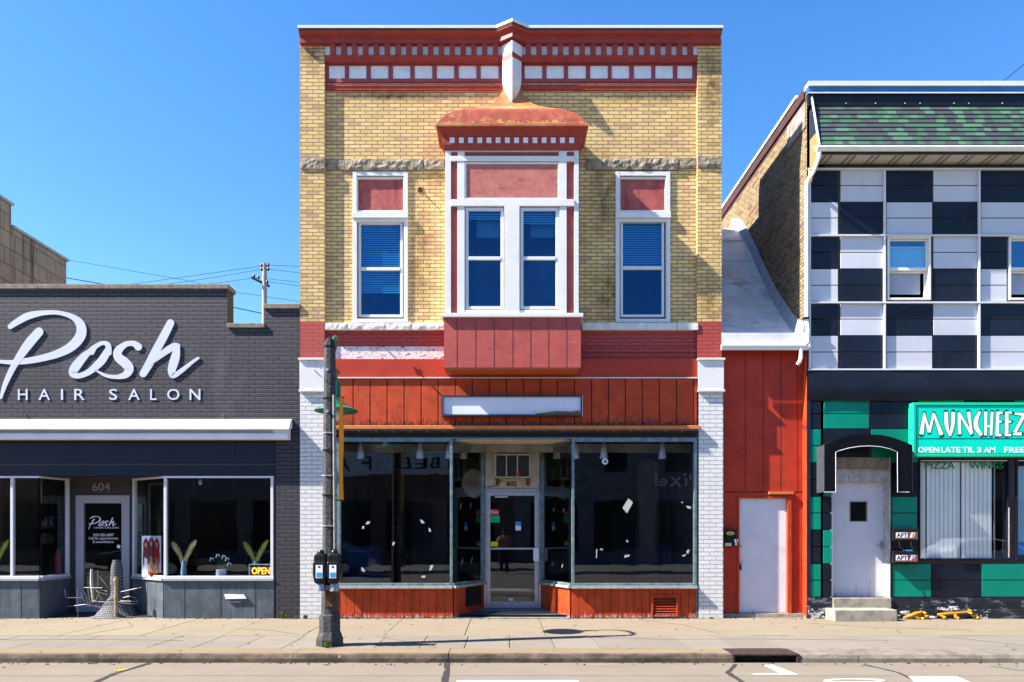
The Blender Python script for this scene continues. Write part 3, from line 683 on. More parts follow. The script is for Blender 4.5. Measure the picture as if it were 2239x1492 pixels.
# --- upstairs windows
def sash_window(bx, gl, upper, lower, lbl_blind, bz):
    (p0, p1, q0, q1) = bx; yf = ysh
    f = MB(); xa, xb, za, zb = X(p0, yf), X(p1, yf), Z(q1, yf), Z(q0, yf)
    w = .075
    f.box(xa+.002, xa+w, yf, yf+.14, za+.002, zb-.002); f.box(xb-w, xb-.002, yf, yf+.14, za+.002, zb-.002)
    f.box(xa+w, xb-w, yf+.003, yf+.14, zb-w, zb-.002); f.box(xa+w, xb-w, yf+.003, yf+.14, za+.002, Z(697, yf))
    f.box(xa-.004, xb+.004, yf-.035, yf-.001, Z(478, yf), Z(465, yf)); f.box(xa+w, xb-w, yf+.003, yf+.10, Z(485, yf), Z(463, yf))
    w_ = f.build('window', WHT, shop, bevel=.004)
    t0, t1 = (X(p0+10.5, yf), X(p1-10.5, yf))
    f = MB(); frame(f, t0-.03, t1+.03, Z(463, yf), Z(386, yf), .035, yf+.025, yf+.10); f.build('transom_frame', WHT, w_)
    MB().box(t0-.01, t1+.01, yf+.055, yf+.09, Z(464, yf), Z(384, yf)).build('transom_panel', TRANS, w_)
    ys_ = yf+.05
    g0, g1 = X(gl[0], ys_), X(gl[1], ys_)
    f = MB(); s = .045
    frame(f, g0-s, g1+s, Z(lower[1], ys_)-s, Z(upper[0], ys_)+s, s, ys_, ys_+.06)
    f.box(g0, g1, ys_-.012, ys_+.05, Z(lower[0], ys_), Z(upper[1], ys_)); f.build('sash', WHTC, w_, bevel=.004)
    MB().box(g0-.005, g1+.005, ys_+.03, ys_+.034, Z(lower[1], ys_)-.005, Z(upper[0], ys_)+.005).build('pane', G_UP, w_)
    f = MB(); z = Z(upper[0], ys_)
    while z > Z(bz, ys_):
        f.add([(g0-.03, ys_+.066, z), (g1+.03, ys_+.066, z), (g1+.03, ys_+.045, z-.036), (g0-.03, ys_+.045, z-.036)], [(0, 1, 2, 3)]); z -= .041
    f.build('blind', HBLIND, w_)
sash_window((771, 892, 375, 705), (789, 875), (491, 585), (592, 688), '', 636)
sash_window((1346, 1466, 375, 705), (1362, 1447), (487, 583), (590, 688), '', 584)
# --- oriel (bay window)
by = -.47                      # front face of the bay
B = lambda p: X(p, by); BZ = lambda q: Z(q, by)
bx0, bx1 = B(974), B(1265.5)
bay = MB()
# corner posts, rails and beam make the white frame
yb0 = by+.10
def bb(p0, p1, q0, q1, dy=0., m=0, back=None): bay.box(B(p0), B(p1), by+dy, (yb0 if back is None else back), BZ(q1), BZ(q0), m)
bb(974, 986, 328, 686); bb(1255.5, 1265.5, 328, 686)
bb(986, 1255.5, 342, 353, -.012); bb(986, 1255.5, 328, 331.5, .003)
bb(1000.5, 1016, 331.5, 342, .002); bb(1222, 1239, 331.5, 342, .002)
bb(1000, 1016, 353, 437, -.004); bb(1221.5, 1239, 353, 437, -.004)
bb(986, 1255.5, 437, 451.5, -.02)
bb(1000, 1016, 451.5, 686, -.004); bb(1103, 1136, 451.5, 686, -.02); bb(1223.5, 1239, 451.5, 686, -.004)
bb(1016, 1103, 678, 686, 0.); bb(1136, 1223.5, 678, 686, 0.)
bay_o = bay.build('bay_window', WHT, shop, bevel=.003)
b = MB()
for p0, p1, q0, q1 in ((1020, 1220, 360, 432.5), ):
    frame(b, B(p0)-.035, B(p1)+.035, BZ(q1)-.035, BZ(q0)+.045, .035, by+.004, yb0)
b.build('panel_moulding', WHT, bay_o, bevel=.003)
MB().box(B(1018), B(1222), by+.018, by+.06, BZ(434), BZ(358)).build('head_panel', PANEL, bay_o)
MB().box(B(1014), B(1224), by+.03, by+.06, BZ(343), BZ(331)).build('top_panel', MAR, bay_o)
for p0, p1, q0, q1 in ((985, 1001, 331, 343), (1238, 1256.5, 331, 343)):
    MB().box(B(p0), B(p1), by+.03, by+.06, BZ(q1), BZ(q0)).build('corner_panel', MAR, bay_o)
for p0, p1, q0, q1 in ((985, 1001, 352, 438), (1238, 1256.5, 352, 438), (985, 1001, 450, 687), (1238, 1256.5, 450, 687)):
    MB().box(B(p0), B(p1), by+.035, by+.06, BZ(q1), BZ(q0)).build('side_panel', PINK, bay_o)
for s0, s1, g0, g1 in ((1016, 1103, 1026, 1095), (1136, 1223.5, 1145, 1214)):
    f = MB(); ys_ = by+.02
    x0, x1 = X(s0, ys_), X(s1, ys_); s = .055
    frame(f, x0+.012, x1-.012, Z(678, ys_)+.01, BZ(453), s, ys_, ys_+.06)
    f.box(x0+.012+s, x1-.012-s, ys_-.01, ys_+.05, Z(569, ys_), Z(561.5, ys_)); f.build('sash', WHTC, bay_o, bevel=.004)
    MB().box(x0+.03, x1-.03, ys_+.03, ys_+.034, Z(676, ys_), Z(456, ys_)).build('pane', G_UP, bay_o)
    yq = ys_+.16
    MB().box(x0+.20, x1+.05, yq, yq+.01, Z(520, yq), Z(474, yq)).build('pane_reflection', mat('pale pane reflection', (.20, .24, .26), .8), bay_o)  # added panel stands in for a pale reflection in the glass
    MB().box(x0-.05, x0+.17, yq+.03, yq+.05, Z(690, yq), Z(470, yq)).build('inner_curtain', mat('dark inner curtain', (.015, .02, .025), .8), bay_o)
    MB().box(x0+.171, x1+.05, yq+.4, yq+.42, Z(690, yq), Z(474, yq)).build('inner_curtain', mat('slate inner curtain', (.09, .11, .14), .8, .4, 2), bay_o)
    f = MB(); z = Z(463, ys_)
    while z > Z(478+10*(s0 > 1100), ys_):
        f.add([(x0+.04, ys_+.066, z), (x1-.04, ys_+.066, z), (x1-.04, ys_+.045, z-.036), (x0+.04, ys_+.045, z-.036)], [(0, 1, 2, 3)]); z -= .041
    f.build('blind', HBLIND, bay_o)
b = MB()                        # bay cheeks
b.box(bx0, bx0+.08, yb0, WY-.001, BZ(686), BZ(328)); b.box(bx1-.08, bx1, yb0, WY-.001, BZ(686), BZ(328)); b.build('cheek_wall', WHT, bay_o)
b = MB(); b.box(B(966), B(1275), by-.05, WY-.001, BZ(695), BZ(686.5)); b.build('bay_sill', WHT, bay_o, bevel=.006)
b = MB(); sk0, sk1 = B(971), B(1270)
b.box(sk0, sk1, by, WY-.02, BZ(804), BZ(695.2))
b.build('skirt', PINK, bay_o)
b = MB()
for p in (998.8, 1039.6, 1080, 1121, 1160, 1199, 1238.6): b.box(B(p)-.005, B(p)+.005, by-.003, by-.0005, BZ(803.5), BZ(696))
b.build('skirt_groove', mat('skirt groove shade', (.16, .04, .04), .8), bay_o)
MB().box(sk0+.02, sk1-.02, by+.012, WY-.02, BZ(804)-.03, BZ(804)-.0005).build('skirt_base', mat('orange red underside', (.42, .10, .03), .6, .1, 5), bay_o)
# bay cornice rings
def ring3(q, half, y, cxp=1120.):
    z = Z(q, y); c = X(cxp, y)
    return [(c-half, WY-.002, z), (c-half, y, z), (c+half, y, z), (c+half, WY-.002, z)]
hw = lambda p, y: p/FPX*(DIST+y)
b = MB()
b.loft([ring3(328.2, hw(147.5, by-.02), by-.02), ring3(322, hw(148, by-.03), by-.03), ring3(318, hw(149, by-.035), by-.035), ring3(317, hw(151, by-.04), by-.04), ring3(299, hw(151, by-.04), by-.04),
        ring3(297, hw(155, by-.055), by-.055), ring3(288, hw(157, by-.075), by-.075), ring3(282, hw(163, by-.105), by-.105), ring3(276, hw(166, by-.13), by-.13)])
b.build('bay_cornice', CORN, bay_o)
yb_ = by-.044
for k in range(14):
    p = 988.7+20.1*k; MB().box(X(p-5.2, yb_), X(p+5.2, yb_), yb_, yb_+.0035, Z(313, yb_), Z(301, yb_)).build('dentil', WPAN, bay_o)
for sx in (1, -1):
    c = X(1120, by)-sx*(hw(151, by-.04)+.002)
    MB().box(c-.002, c+.003, by-.03, by+.06, Z(313, by), Z(301, by)).build('dentil', WPAN, bay_o)
# bell roof
sec = [(275.9, 167, by-.132), (273, 167.5, by-.135), (269, 164, by-.132), (260, 156, by-.125), (250, 143, by-.112), (243, 125, by-.10), (238, 103, by-.085), (236.2, 84, -.44), (231, 54, -.22), (224, 40, -.11), (214, 30, -.05), (205, 24, -.01), (198, 20, .02)]
b = MB()
rr = [ring3(q, hw(h, y), y) for q, h, y in sec]
b.loft(rr, 0)
roof_o = b.build('bay_roof', COPPER, bay_o, smooth=True)
roof_o.data.materials.append(COPF)
for p_ in roof_o.data.polygons:
    cz = p_.center
    if p_.normal.y < -.6 and Z(269.5, -.6) < cz.z < Z(238, -.55): p_.material_index = 1
# iron bolts
for p, q in ((918, 411), (835, 752), (905, 804)):
    y0 = WY if q < 800 else -.02
    t = MB(); t.tube([(X(p), y0, Z(q)), (X(p), y0-.09, Z(q)-.02)], .016, 8).box(X(p)-.04, X(p)+.04, y0-.012, y0, Z(q)-.04, Z(q)+.04)
    t.build('iron_anchor', RUST if q < 700 else RB, shop)
# --- shopfront: fascia boards
b = MB(); b.box(wl, wr, -.005, WY+.2, Z(826), Z(785.5)); b.build('fascia_board', REDF, shop)
b = MB(); b.box(wl, wr, -.03, .02, Z(828), Z(825.5)-.002); b.build('fascia_ledge', WHT, shop)
b = MB(); x = X(735)-.304*2; step = 37.2/122
while x < wr:
    a, c = max(x, wl), min(x+step, wr)
    if c-a > .02: b.box(a+.008, c-.008, .0, .05, Z(932), Z(828.3))
    x += step
b.box(wl, wr, .012, .06, Z(932), Z(828.2), 1); b.build('board_siding', [RED, GROOVE], shop, bevel=.006)
b = MB(); b.box(X(708), X(1530), -.075, -.001, Z(939, -.07), Z(930.5, -.07)); b.build('awning_rail', RAIL, shop, bevel=.01)
b = MB(); b.tube([(X(728), -.03, Z(946)), (X(1524), -.03, Z(946))], .028, 12); b.box(X(728), X(1524), .0, .05, Z(957), Z(940.5)); b.build('awning_roller', BLACK, shop)
b = MB()
for k in range(21): b.box(X(750+37*k)-.006, X(750+37*k)+.006, -.064, -.045, Z(946), Z(941.5))
b.box(X(728), X(1524), -.045, -.035, Z(944.5), Z(942)); b.build('awning_track', mat('dull track metal', (.2, .19, .16), .5), shop)
# --- white piers
for p0, p1, sd in ((656, 709, 0), (1528, 1581, 1)):
    b = MB(); b.box(X(p0), X(p1), -.0, .4, 0, Z(783)-.002, 0); pier = b.build('white_pier', WB, shop)
    b = MB(); yf = -.03
    b.box(X(p0-1, yf), X(p1+2, yf), yf, .002, Z(853, yf), Z(788, yf)); b.box(X(p0-3, yf), X(p1+4, yf), yf-.03, .003, Z(788, yf), Z(783.5, yf)); b.box(X(p0-2, yf), X(p1+4, yf), yf-.02, .003, Z(857, yf), Z(852.5, yf))
    b.build('pier_cap', WHT, pier, bevel=.004)
for p, q in ((677, 792), (690, 794), (690, 812)):
    MB().tube([(X(p), -.03, Z(q)), (X(p), -.055, Z(q))], .012, 8).build('bolt', ALU, shop)
# --- display windows
ED = 1.05
PL, PR = (X(990), 0.), (X(1250), 0.); DL, DR_ = (X(1058, ED), ED), (X(1183, ED), ED)
SX0, SX1 = X(739), X(1523)
zs0, zs1 = Z(1281), Z(960)
b = MB()
b.box(SX0, SX1, -.0, .09, zs1, Z(957)-.001); b.build('frame_head', TEAL, shop)
for nm, a, c in (('l', (SX0, 0.), PL), ('r', PR, (SX1, 0.))):
    f = MB()
    f.vbox((a[0], .03), (c[0], .03), zs0, zs0+.045, .09); f.box(a[0]-.0, a[0]+.05, -.01, .08, zs0+.045, zs1-.001); f.box(c[0]-.05, c[0]+.0, -.01, .08, zs0+.045, zs1-.001)
    f.vbox((a[0]+.05, .03), (c[0]-.05, .03), zs1-.05, zs1-.001, .07)
    dw = f.build('display_window', TEAL, shop, bevel=.006)
    MB().box(a[0]+.04, c[0]-.04, .03, .036, zs0+.04, zs1-.04).build('pane', G_SHOP, dw)
    MB().vbox((a[0], -.02), (c[0], -.02), zs0-.045, zs0-.001, .13).build('window_ledge', SILLM, dw)
    scraps = {'l': [[(803, 1140), (810, 1141), (806, 1147), (799, 1147)], [(793, 1150), (797, 1151), (796, 1157), (791, 1156)], [(918, 1136), (924, 1138), (929, 1144), (922, 1145)], [(937, 1154), (941, 1157), (943, 1163), (938, 1163)],
                    [(790, 1240), (795, 1243), (799, 1251), (791, 1249)], [(941, 1236), (948, 1236), (944, 1246), (938, 1249)], [(923, 1259), (931, 1259), (929, 1264), (920, 1263)], [(861, 1184), (864, 1187), (860, 1194), (857, 1190)]],
              'r': [[(1374, 1090), (1384, 1099), (1371, 1123), (1361, 1111)], [(1366, 1214), (1377, 1213), (1376, 1217), (1365, 1220)], [(1500, 1106), (1511, 1108), (1510, 1113), (1503, 1112)], [(1488, 1098), (1494, 1098), (1492, 1101)],
                    [(1502, 1203), (1508, 1202), (1505, 1211), (1501, 1210)], [(1490, 1215), (1501, 1212), (1496, 1218)], [(1304, 1201), (1306, 1201), (1305, 1221), (1303, 1220)], [(1312, 1200), (1318, 1200), (1318, 1203), (1312, 1203)], [(1369, 1180), (1375, 1185), (1370, 1186)]]}[nm]
    for s_ in scraps:
        MB().prism([(X(p, .03), Z(q, .03)) for p, q in s_], .026, .0285).build('paper_scrap', TAPE, dw)
for a, c in ((PL, DL), (PR, DR_)):
    f = MB(); f.vbox(a, c, zs0, zs0+.045, .06)
    dx, dy = c[0]-a[0], c[1]-a[1]; L = math.hypot(dx, dy); u = (dx/L, dy/L)
    at = lambda t: (a[0]+u[0]*t, a[1]+u[1]*t)
    f.vbox(at(L-.07), at(L), zs0+.045, zs1-.02, .07)
    f.vbox(at(.03), at(L-.07), zs1-.05, zs1-.02, .05)
    sw_ = f.build('angled_window', TEAL, shop, bevel=.004)
    MB().vbox(at(.05), at(L-.06), zs0+.04, zs1-.04, .006).build('pane', G_SHOP, sw_)
    MB().vbox(at(0), at(L), zs0-.045, zs0-.001, .13).build('window_ledge', SILLM, sw_)
    for t, z in ((.25, 2.0), (.62, 2.02), (.3, .98), (.66, 1.0)):
        s_ = MB(); p0 = at(t); sg = -1 if a is PR else 1
        o_ = .008*sg
        q0, q1 = at(t), at(t+.045)
        s_.add([(q0[0]+o_*u[1], q0[1]-o_*u[0], z), (q1[0]+o_*u[1], q1[1]-o_*u[0], z+.10*sg), (q1[0]+o_*u[1], q1[1]-o_*u[0], z+.04*sg), (q0[0]+o_*u[1], q0[1]-o_*u[0], z-.05)], [(0, 1, 2, 3)])
        s_.build('paper_scrap', mat('yellowed paper %d' % int(t*100), (.22, .21, .17), .8), sw_)
# kick panels (stall risers)
def riser(a, c, name='kick_panel', boards=True):
    f = MB(); dx, dy = c[0]-a[0], c[1]-a[1]; L = math.hypot(dx, dy); u = (dx/L, dy/L); n = max(1, round(L/.143))
    for k in range(n):
        t0, t1 = L*k/n+.003, L*(k+1)/n-.003
        f.vbox((a[0]+u[0]*t0, a[1]+u[1]*t0), (a[0]+u[0]*t1, a[1]+u[1]*t1), .012, zs0-.047, .03)
    nrm = (-u[1]*.012, u[0]*.012)
    f.vbox((a[0]+nrm[0], a[1]+nrm[1]), (c[0]+nrm[0], c[1]+nrm[1]), .0, zs0-.047, .012, 1)
    return f.build(name, [RED, GROOVE], shop, bevel=.003)
riser((SX0, .03), (PL[0], .03)); riser((PR[0], .03), (SX1, .03)); riser((PL[0]+.02, .03), DL); riser(DR_, (PR[0]-.02, .03))
b = MB(); bxx = (DL[0]*.72+PL[0]*.28, ED*.72)
MB().vbox((PL[0]+.36*(DL[0]-PL[0])+.015, .36*ED), (PL[0]+.86*(DL[0]-PL[0])+.015, .86*ED), .17, .52, .05).build('floor_vent_box', METER, shop)
for a, c in ((wl, SX0), (SX1, wr)): MB().box(a, c, .005, .2, 0, Z(940)).build('jamb_post', TEAL, shop)
# louvre
lv = MB(); la, lb_, lz0, lz1 = X(1424), X(1482), Z(1348), Z(1302)
frame(lv, la, lb_, lz0, lz1, .03, -.025, .012)
for k in range(7):
    z = lz0+.04+k*(lz1-lz0-.06)/7
    lv.add([(la+.03, -.018, z), (lb_-.03, -.018, z), (lb_-.03, .010, z+.028), (la+.03, .010, z+.028)], [(0, 1, 2, 3)])
lv.box(la+.03, lb_-.03, .0125, .0135, lz0+.03, lz1-.03, 1)
lv.build('louvre_vent', [RED, GROOVE], shop)
# entry: floor, ceiling, transom, door
b = MB(); b.add([(PL[0], -.02, .004), (PR[0], -.02, .004), (DR_[0]+.05, ED+.05, .075), (DL[0]-.05, ED+.05, .075)], [(0, 1, 2, 3)])
b.build('entry_floor', mat('grey blue tile', (.15, .17, .18), .5, .3, 7, .002, 40), shop)
b = MB(); b.flat([(PL[0], .09), (PR[0], .09), (DR_[0], ED+.1), (DL[0], ED+.1)], zs1-.02, zs1+.0); b.build('entry_ceiling', CREAM, shop)
dx0, dx1 = DL[0], DR_[0]; zdt, zdb = Z(1070, ED), Z(1331, ED)
b = MB(); b.box(dx0+.02, dx1-.02, ED+.02, ED+.05, zdt, zs1-.021)
tp = b.build('transom_wall', CREAM, shop)
for p in (1092, 1150): MB().box(X(p, ED)-.012, X(p, ED)+.012, ED+.008, ED+.0195, Z(992, ED), zs1-.022).build('rust_strap', RUST, tp)
text('house_number', '602', INK, X(1107, ED), X(1130, ED), Z(1063, ED), Z(1052.5, ED), ED+.0185, .004, tp, bold=.03)
MB().tube([(X(1065, ED), ED+.012, Z(1066, ED)), (X(1080, ED), ED+.005, Z(1063, ED)), (X(1092, ED), ED+.005, Z(1056, ED)), (X(1098, ED), ED+.005, Z(1050, ED))], .006, 6).build('cable', INK, tp)
f = MB(); frame(f, dx0, dx1, zdb, zdt, .045, ED-.02, ED+.08, bottom=False); f.box(dx0-.0, dx1, ED-.03, ED+.08, zdb-.03, zdb-.001); f.build('door_frame', ALU, shop, bevel=.004)
f = MB(); a, c = dx0+.05, dx1-.05
frame(f, a, c, zdb+.01, zdt-.05, .075, ED, ED+.045); f.box(a+.076, c-.076, ED+.01, ED+.03, Z(1202, ED), Z(1198, ED)); f.box(a+.076, c-.076, ED+.0, ED+.044, zdb+.086, zdb+.13)
door = f.build('entry_door', ALU, shop, bevel=.004)
MB().box(a+.07, c-.07, ED+.02, ED+.026, zdb+.08, zdt-.12).build('pane', G_SHOP, door)
MB().box(X(1166, ED), X(1178, ED), ED-.06, ED-.001, Z(1227, ED), Z(1199, ED)).build('door_handle', LWHT, door, bevel=.008)
yd_ = ED+.016
def sticker(p0, p1, q0, q1, m, yy=None, dd=.003): 
    yy = yd_ if yy is None else yy
    return MB().box(X(p0, yy), X(p1, yy), yy, yy+dd, Z(q1, yy), Z(q0, yy)).build('door_sticker', m, door)
sticker(1072, 1091, 1114, 1127, LRED); sticker(1072, 1092.5, 1128, 1143, LGRN)
text('sticker_lettering', 'Enjoy', LWHT, X(1073, yd_), X(1090, yd_), Z(1125, yd_), Z(1116, yd_), yd_-.001, .002, door)
sticker(1127, 1139, 1141, 1150, LBLUE); sticker(1127, 1139, 1150.1, 1160, LWHT); sticker(1073, 1089, 1185, 1195, LYEL); sticker(1112, 1122, 1308, 1314, LWHT); sticker(1082, 1110, 1086, 1088, LWHT)
# shop room
b = MB(); room(b, xL+.35, xR-.35, .12, 7, .05, 3.32, 0, 1); b.build('shop_interior', [ROOMD, ROOMF], shop)
b = MB(); b.box(X(870, 2.5), X(885, 2.5), 2.4, 2.6, .05, 3.3); b.build('interior_post', mat('brown post', (.05, .035, .025), .8), shop)
MB().box(X(1255, 1.6), X(1330, 1.6), 1.5, 2.2, .05, .85).build('interior_counter', mat('brown counter', (.05, .028, .02), .6), shop)
for p0, p1, y, z0_, z1_, cc in ((760, 830, 2.2, .05, 1.25, (.02, .05, .14)), (900, 975, 3.4, .05, 2.3, (.05, .045, .05)), (1395, 1440, 1.8, .05, 3.0, (.07, .045, .035)), (1445, 1510, 2.4, .05, 1.3, (.015, .07, .12)), (1340, 1390, 4.5, .05, 2.2, (.06, .06, .065))):
    MB().box(X(p0, y), X(p1, y), y, y+.35, z0_, z1_).build('interior_partition', mat('partition %d' % p0, cc, .8, .2, 2), shop)
b = MB(); b.box(xL+.4, xR-.4, .6, .75, 3.05, 3.2); b.build('interior_soffit', mat('pale dusty soffit', (.20, .19, .17), .9, .3, 3), shop)
MB().box(SX0+.03, X(985), .2, 1.0, .3, .46).build('display_deck', mat('grey deck', (.10, .11, .12), .7), shop)
MB().box(X(1255), SX1-.03, .2, 1.0, .3, .46).build('display_deck', mat('dark deck', (.05, .055, .06), .7), shop)

# pendant lamps hanging inside
pend = [(788, .45, 'first on the left, above the lamp post banner'), (918, .45, 'in the left window near its middle'), (982, .45, 'beside the left window post'), (1014, 1.2, 'seen through the left angled pane'),
        (1217, 1.2, 'seen through the right angled pane'), (1258, .45, 'beside the right window post'), (1320, .45, 'in the right window above the round sticker'), (1448, .45, 'far right in the right window')]
for p, y, w in pend:
    c = X(p, y); z = Z(968, y)
    r = thing('pendant_lamp', 'silver bell pendant lamp '+w, 'pendant lamp', (c, y, Z(1003, y)), 'silver pendant lamps inside the vacant shop')
    MB().tube([(c, y, z-.01), (c, y, 3.315)], .006, 6).build('cord', INK, r)
    h = Z(1003, y)
    MB().lathe([(.012, z), (.030, z-.03), (.048, z-.10), (.064, z-.20), (.074, h), (.068, h+.003), (.055, z-.18), (.02, z-.05)], c, y, 20).build('lamp_shade', SILV, r, smooth=True)
# round sticker is on the pane
# ---- blank sign box
sg = thing('sign_box', 'blank white sign box with dark frame and nest debris above the shop door', 'sign', (X(1120), -.0, Z(909)))
yf = -.16; a, c, z0, z1 = X(966, yf), X(1273, yf), Z(909.5, yf), Z(864.5, yf)
f = MB(); frame(f, a, c, z0, z1, .025, yf, -.002); f.build('cabinet', mat('dark sign frame', (.03, .035, .06), .45, .2, 5), sg)
MB().box(c+.0005, c+.008, yf, -.002, z0, z1).build('end_cap', WHTC, sg)
MB().box(a+.02, c-.02, yf+.035, -.01, z0+.02, z1-.02).build('sign_face', mat('dirty blank sign face', (.62, .65, .74), .4, .05, 2, stains=[((.30, .31, .36), 2.2, .6, .76, (1, 1, 2)), ((.16, .15, .15), 9, .70, .75, None)]), sg)
b = MB(); pts = []
for k in range(60):
    t = k/59; x = X(1170, yf)+t*(X(1268, yf)-X(1170, yf))
    h = (.012+.055*min(1, t*2.2))*(.8+.35*noise.noise(Vector((x*9, 0, 0))))
    pts.append((x, h))
b.prism([(p[0], z0+.024) for p in (pts[0], pts[-1])]+[(x, z0+.026+h) for x, h in reversed(pts)], yf+.003, yf+.034); b.build('nest_debris', DIRT, sg)
# ---- air conditioner
ya = ED-.32
ac = thing('air_conditioner', 'rusty beige window air conditioner above the glass shop door', 'air conditioner', (X(1120, ED), ED, Z(1048, ED)))
a, c, z0, z1 = X(1081, ya), X(1161, ya), Z(1046, ya), Z(992, ya)
f = MB(); frame(f, a, c, z0, z1, .035, ya, ya+.05); f.box(a, c, ya+.05, ED+.0, z0, z1); f.build('case', mat('aged beige metal', (.34, .29, .20), .5, .2, 8, stains=[((.13, .06, .03), 9, .58, .68, None)]), ac, bevel=.006)
f = MB(); 
for k in range(14): z = z0+.045+k*(z1-z0-.08)/13; f.box(a+.036, c-.036, ya+.02, ya+.03, z-.006, z+.006)
f.box(a+.036, c-.036, ya+.031, ya+.049, z0+.036, z1-.036, 1); f.build('grille', [mat('dark fin', (.05, .04, .035), .5), INK], ac)
f = MB()
for t in (.33, .63): f.box(a+(c-a)*t-.01, a+(c-a)*t+.01, ya+.004, ya+.02, z0+.036, z1-.036)
f.build('grille_bar', mat('pale bar', (.4, .35, .25), .5), ac)
MB().box(X(1128, ya), X(1135, ya), ya+.0, ya+.003, Z(1040, ya), Z(1032, ya)).build('warning_label', LRED, ac)
for p in (1084, 1152): MB().box(X(p, ya), X(p+7, ya), ya+.03, ED, z0-.12, z0-.001).build('bracket', RUST, ac)
# round suction sticker in the right window
MB().lathe([(.055, 0), (.055, .004)], 0, 0, 24)
st_ = MB(); 
n = 24; c0 = (X(1323, .03), Z(1009.5, .03))
for k in range(n):
    a0, a1 = 2*math.pi*k/n, 2*math.pi*(k+1)/n
    o_, i_ = .056, .022
    st_.prism([(c0[0]+o_*math.cos(a0), c0[1]+o_*math.sin(a0)), (c0[0]+o_*math.cos(a1), c0[1]+o_*math.sin(a1)), (c0[0]+i_*math.cos(a1), c0[1]+i_*math.sin(a1)), (c0[0]+i_*math.cos(a0), c0[1]+i_*math.sin(a0))], .026, .0285)
tag(st_.build('round_sticker', mat('pale teal disc', (.45, .6, .6), .5)), 'pale ring sticker on the right shop window below a pendant lamp', 'sticker')
# large cream disc hung inside the left angled pane
y = .9
dsc = MB(); dsc.prism([(X(1030, y)+.22*math.cos(t), Z(1050, y)+.29*math.sin(t)) for t in [2*math.pi*k/32 for k in range(32)]], y+.9, y+.93)
tag(dsc.build('hanging_disc', mat('cream paper disc', (.34, .29, .22), .8)), 'large cream disc hanging inside behind the left angled pane', 'decoration')

# ================================================================== HAIR SALON (left)
sal = thing('hair_salon', 'low charcoal brick hair salon with white awning and stepped parapet', 'building', (-7.5, 0, 0))
SL = -12.5
b = MB()
b.box(SL, X(497), 0, .3, Z(962), Z(631), 0); b.box(X(497), X(577), 0, .3, Z(962), Z(716), 0); b.box(X(577), xL-.004, 0, .3, Z(962), Z(674), 0)
b.box(X(604), xL-.004, 0, .3, 0, Z(962), 0); b.build('brick_wall', SB, sal)
for p0, p1, q0, q1 in ((None, 499, 621, 631.5), (495.5, 578, 706.5, 716.5), (575.5, 655.6, 664, 674.5)):
    yf = -.035; xx0 = SL if p0 is None else X(p0, yf)
    b = MB(); n = 40; x1_ = X(p1, yf)
    b.box(xx0, x1_, yf, .34, Z(q1, yf), Z(q0, yf)); b.build('coping', COPE, sal, bevel=.01)
b = MB(); b.box(SL, SL+.3, .3, 13, 0, 5.6); b.box(SL+.3, xL-.004, 12.7, 13, 0, 5.6); b.box(xL-.3, xL-.004, .3, 12.7, 3.5, 4.7); b.build('side_wall', SB, sal)
MB().box(SL+.3, xL-.31, .3, 12.7, 4.55, 4.7).build('roof', mat('grey roof felt', (.12, .12, .12), .9), sal)
b = MB(); b.box(SL, X(603), .02, .2, Z(1041), Z(962)-.0)
fp = b.build('fascia_panel', NAVY, sal)
b = MB()
for p in (30, 272, 508): b.box(X(p)-.004, X(p)+.004, .016, .0195, Z(1015), Z(966))
b.box(SL, X(603), .012, .0195, Z(1018), Z(1014)); b.build('panel_seam', CHAR, fp)
# shopfront plan
RY = .72
SE = [(SL, .04), (X(85), .04), (X(150, RY), RY)]; SW = [(X(293, RY), RY), (X(357), .04), (X(598), .04)]
sz0, sz1 = Z(1266), Z(1041)
b = MB(); b.box(X(598), X(604)-.001, 0.03, .25, 0, Z(1041)-.001); b.build('end_jamb', CHAR, sal)
def salon_run(pts, posts):
    for i in range(len(pts)-1):
        a, c = pts[i], pts[i+1]
        f = MB(); f.vbox(a, c, sz0, sz0+.05, .08); f.vbox(a, c, sz1-.035, sz1-.001, .07)
        L = math.hypot(c[0]-a[0], c[1]-a[1]); u = ((c[0]-a[0])/L, (c[1]-a[1])/L)
        for t in posts[i]:
            t0 = t if t >= 0 else L+t
            f.vbox((a[0]+u[0]*(t0-.025), a[1]+u[1]*(t0-.025)), (a[0]+u[0]*(t0+.025), a[1]+u[1]*(t0+.025)), sz0+.05, sz1-.036, .07)
        w_ = f.build('shop_window', WHTC, sal, bevel=.004)
        MB().vbox((a[0]+u[0]*.02, a[1]+u[1]*.02), (c[0]-u[0]*.02, c[1]-u[1]*.02), sz0+.045, sz1-.03, .006).build('pane', G_SHOP, w_)
        f = MB(); f.vbox(a, c, .0, sz0-.035, .05); f.build('kick_panel', SLATE, sal)
        MB().vbox(a, c, sz0-.034, sz0-.001, .12).build('ledge', GALU, w_)
        f = MB()
        for t in ([.33, .95, 1.6, 2.2, 2.9, 3.4] if L > 1.8 else [L*.5]):
            if t < L: f.vbox((c[0]-u[0]*(t-.006)-u[1]*-.0, c[1]-u[1]*(t-.006)), (c[0]-u[0]*(t+.006), c[1]-u[1]*(t+.006)), .01, sz0-.036, .056)
        f.build('kick_panel_seam', CHAR, sal)
salon_run(SE, [[X(25)-SL], [-.03]]); salon_run(SW, [[.03], [.03, -.03]])
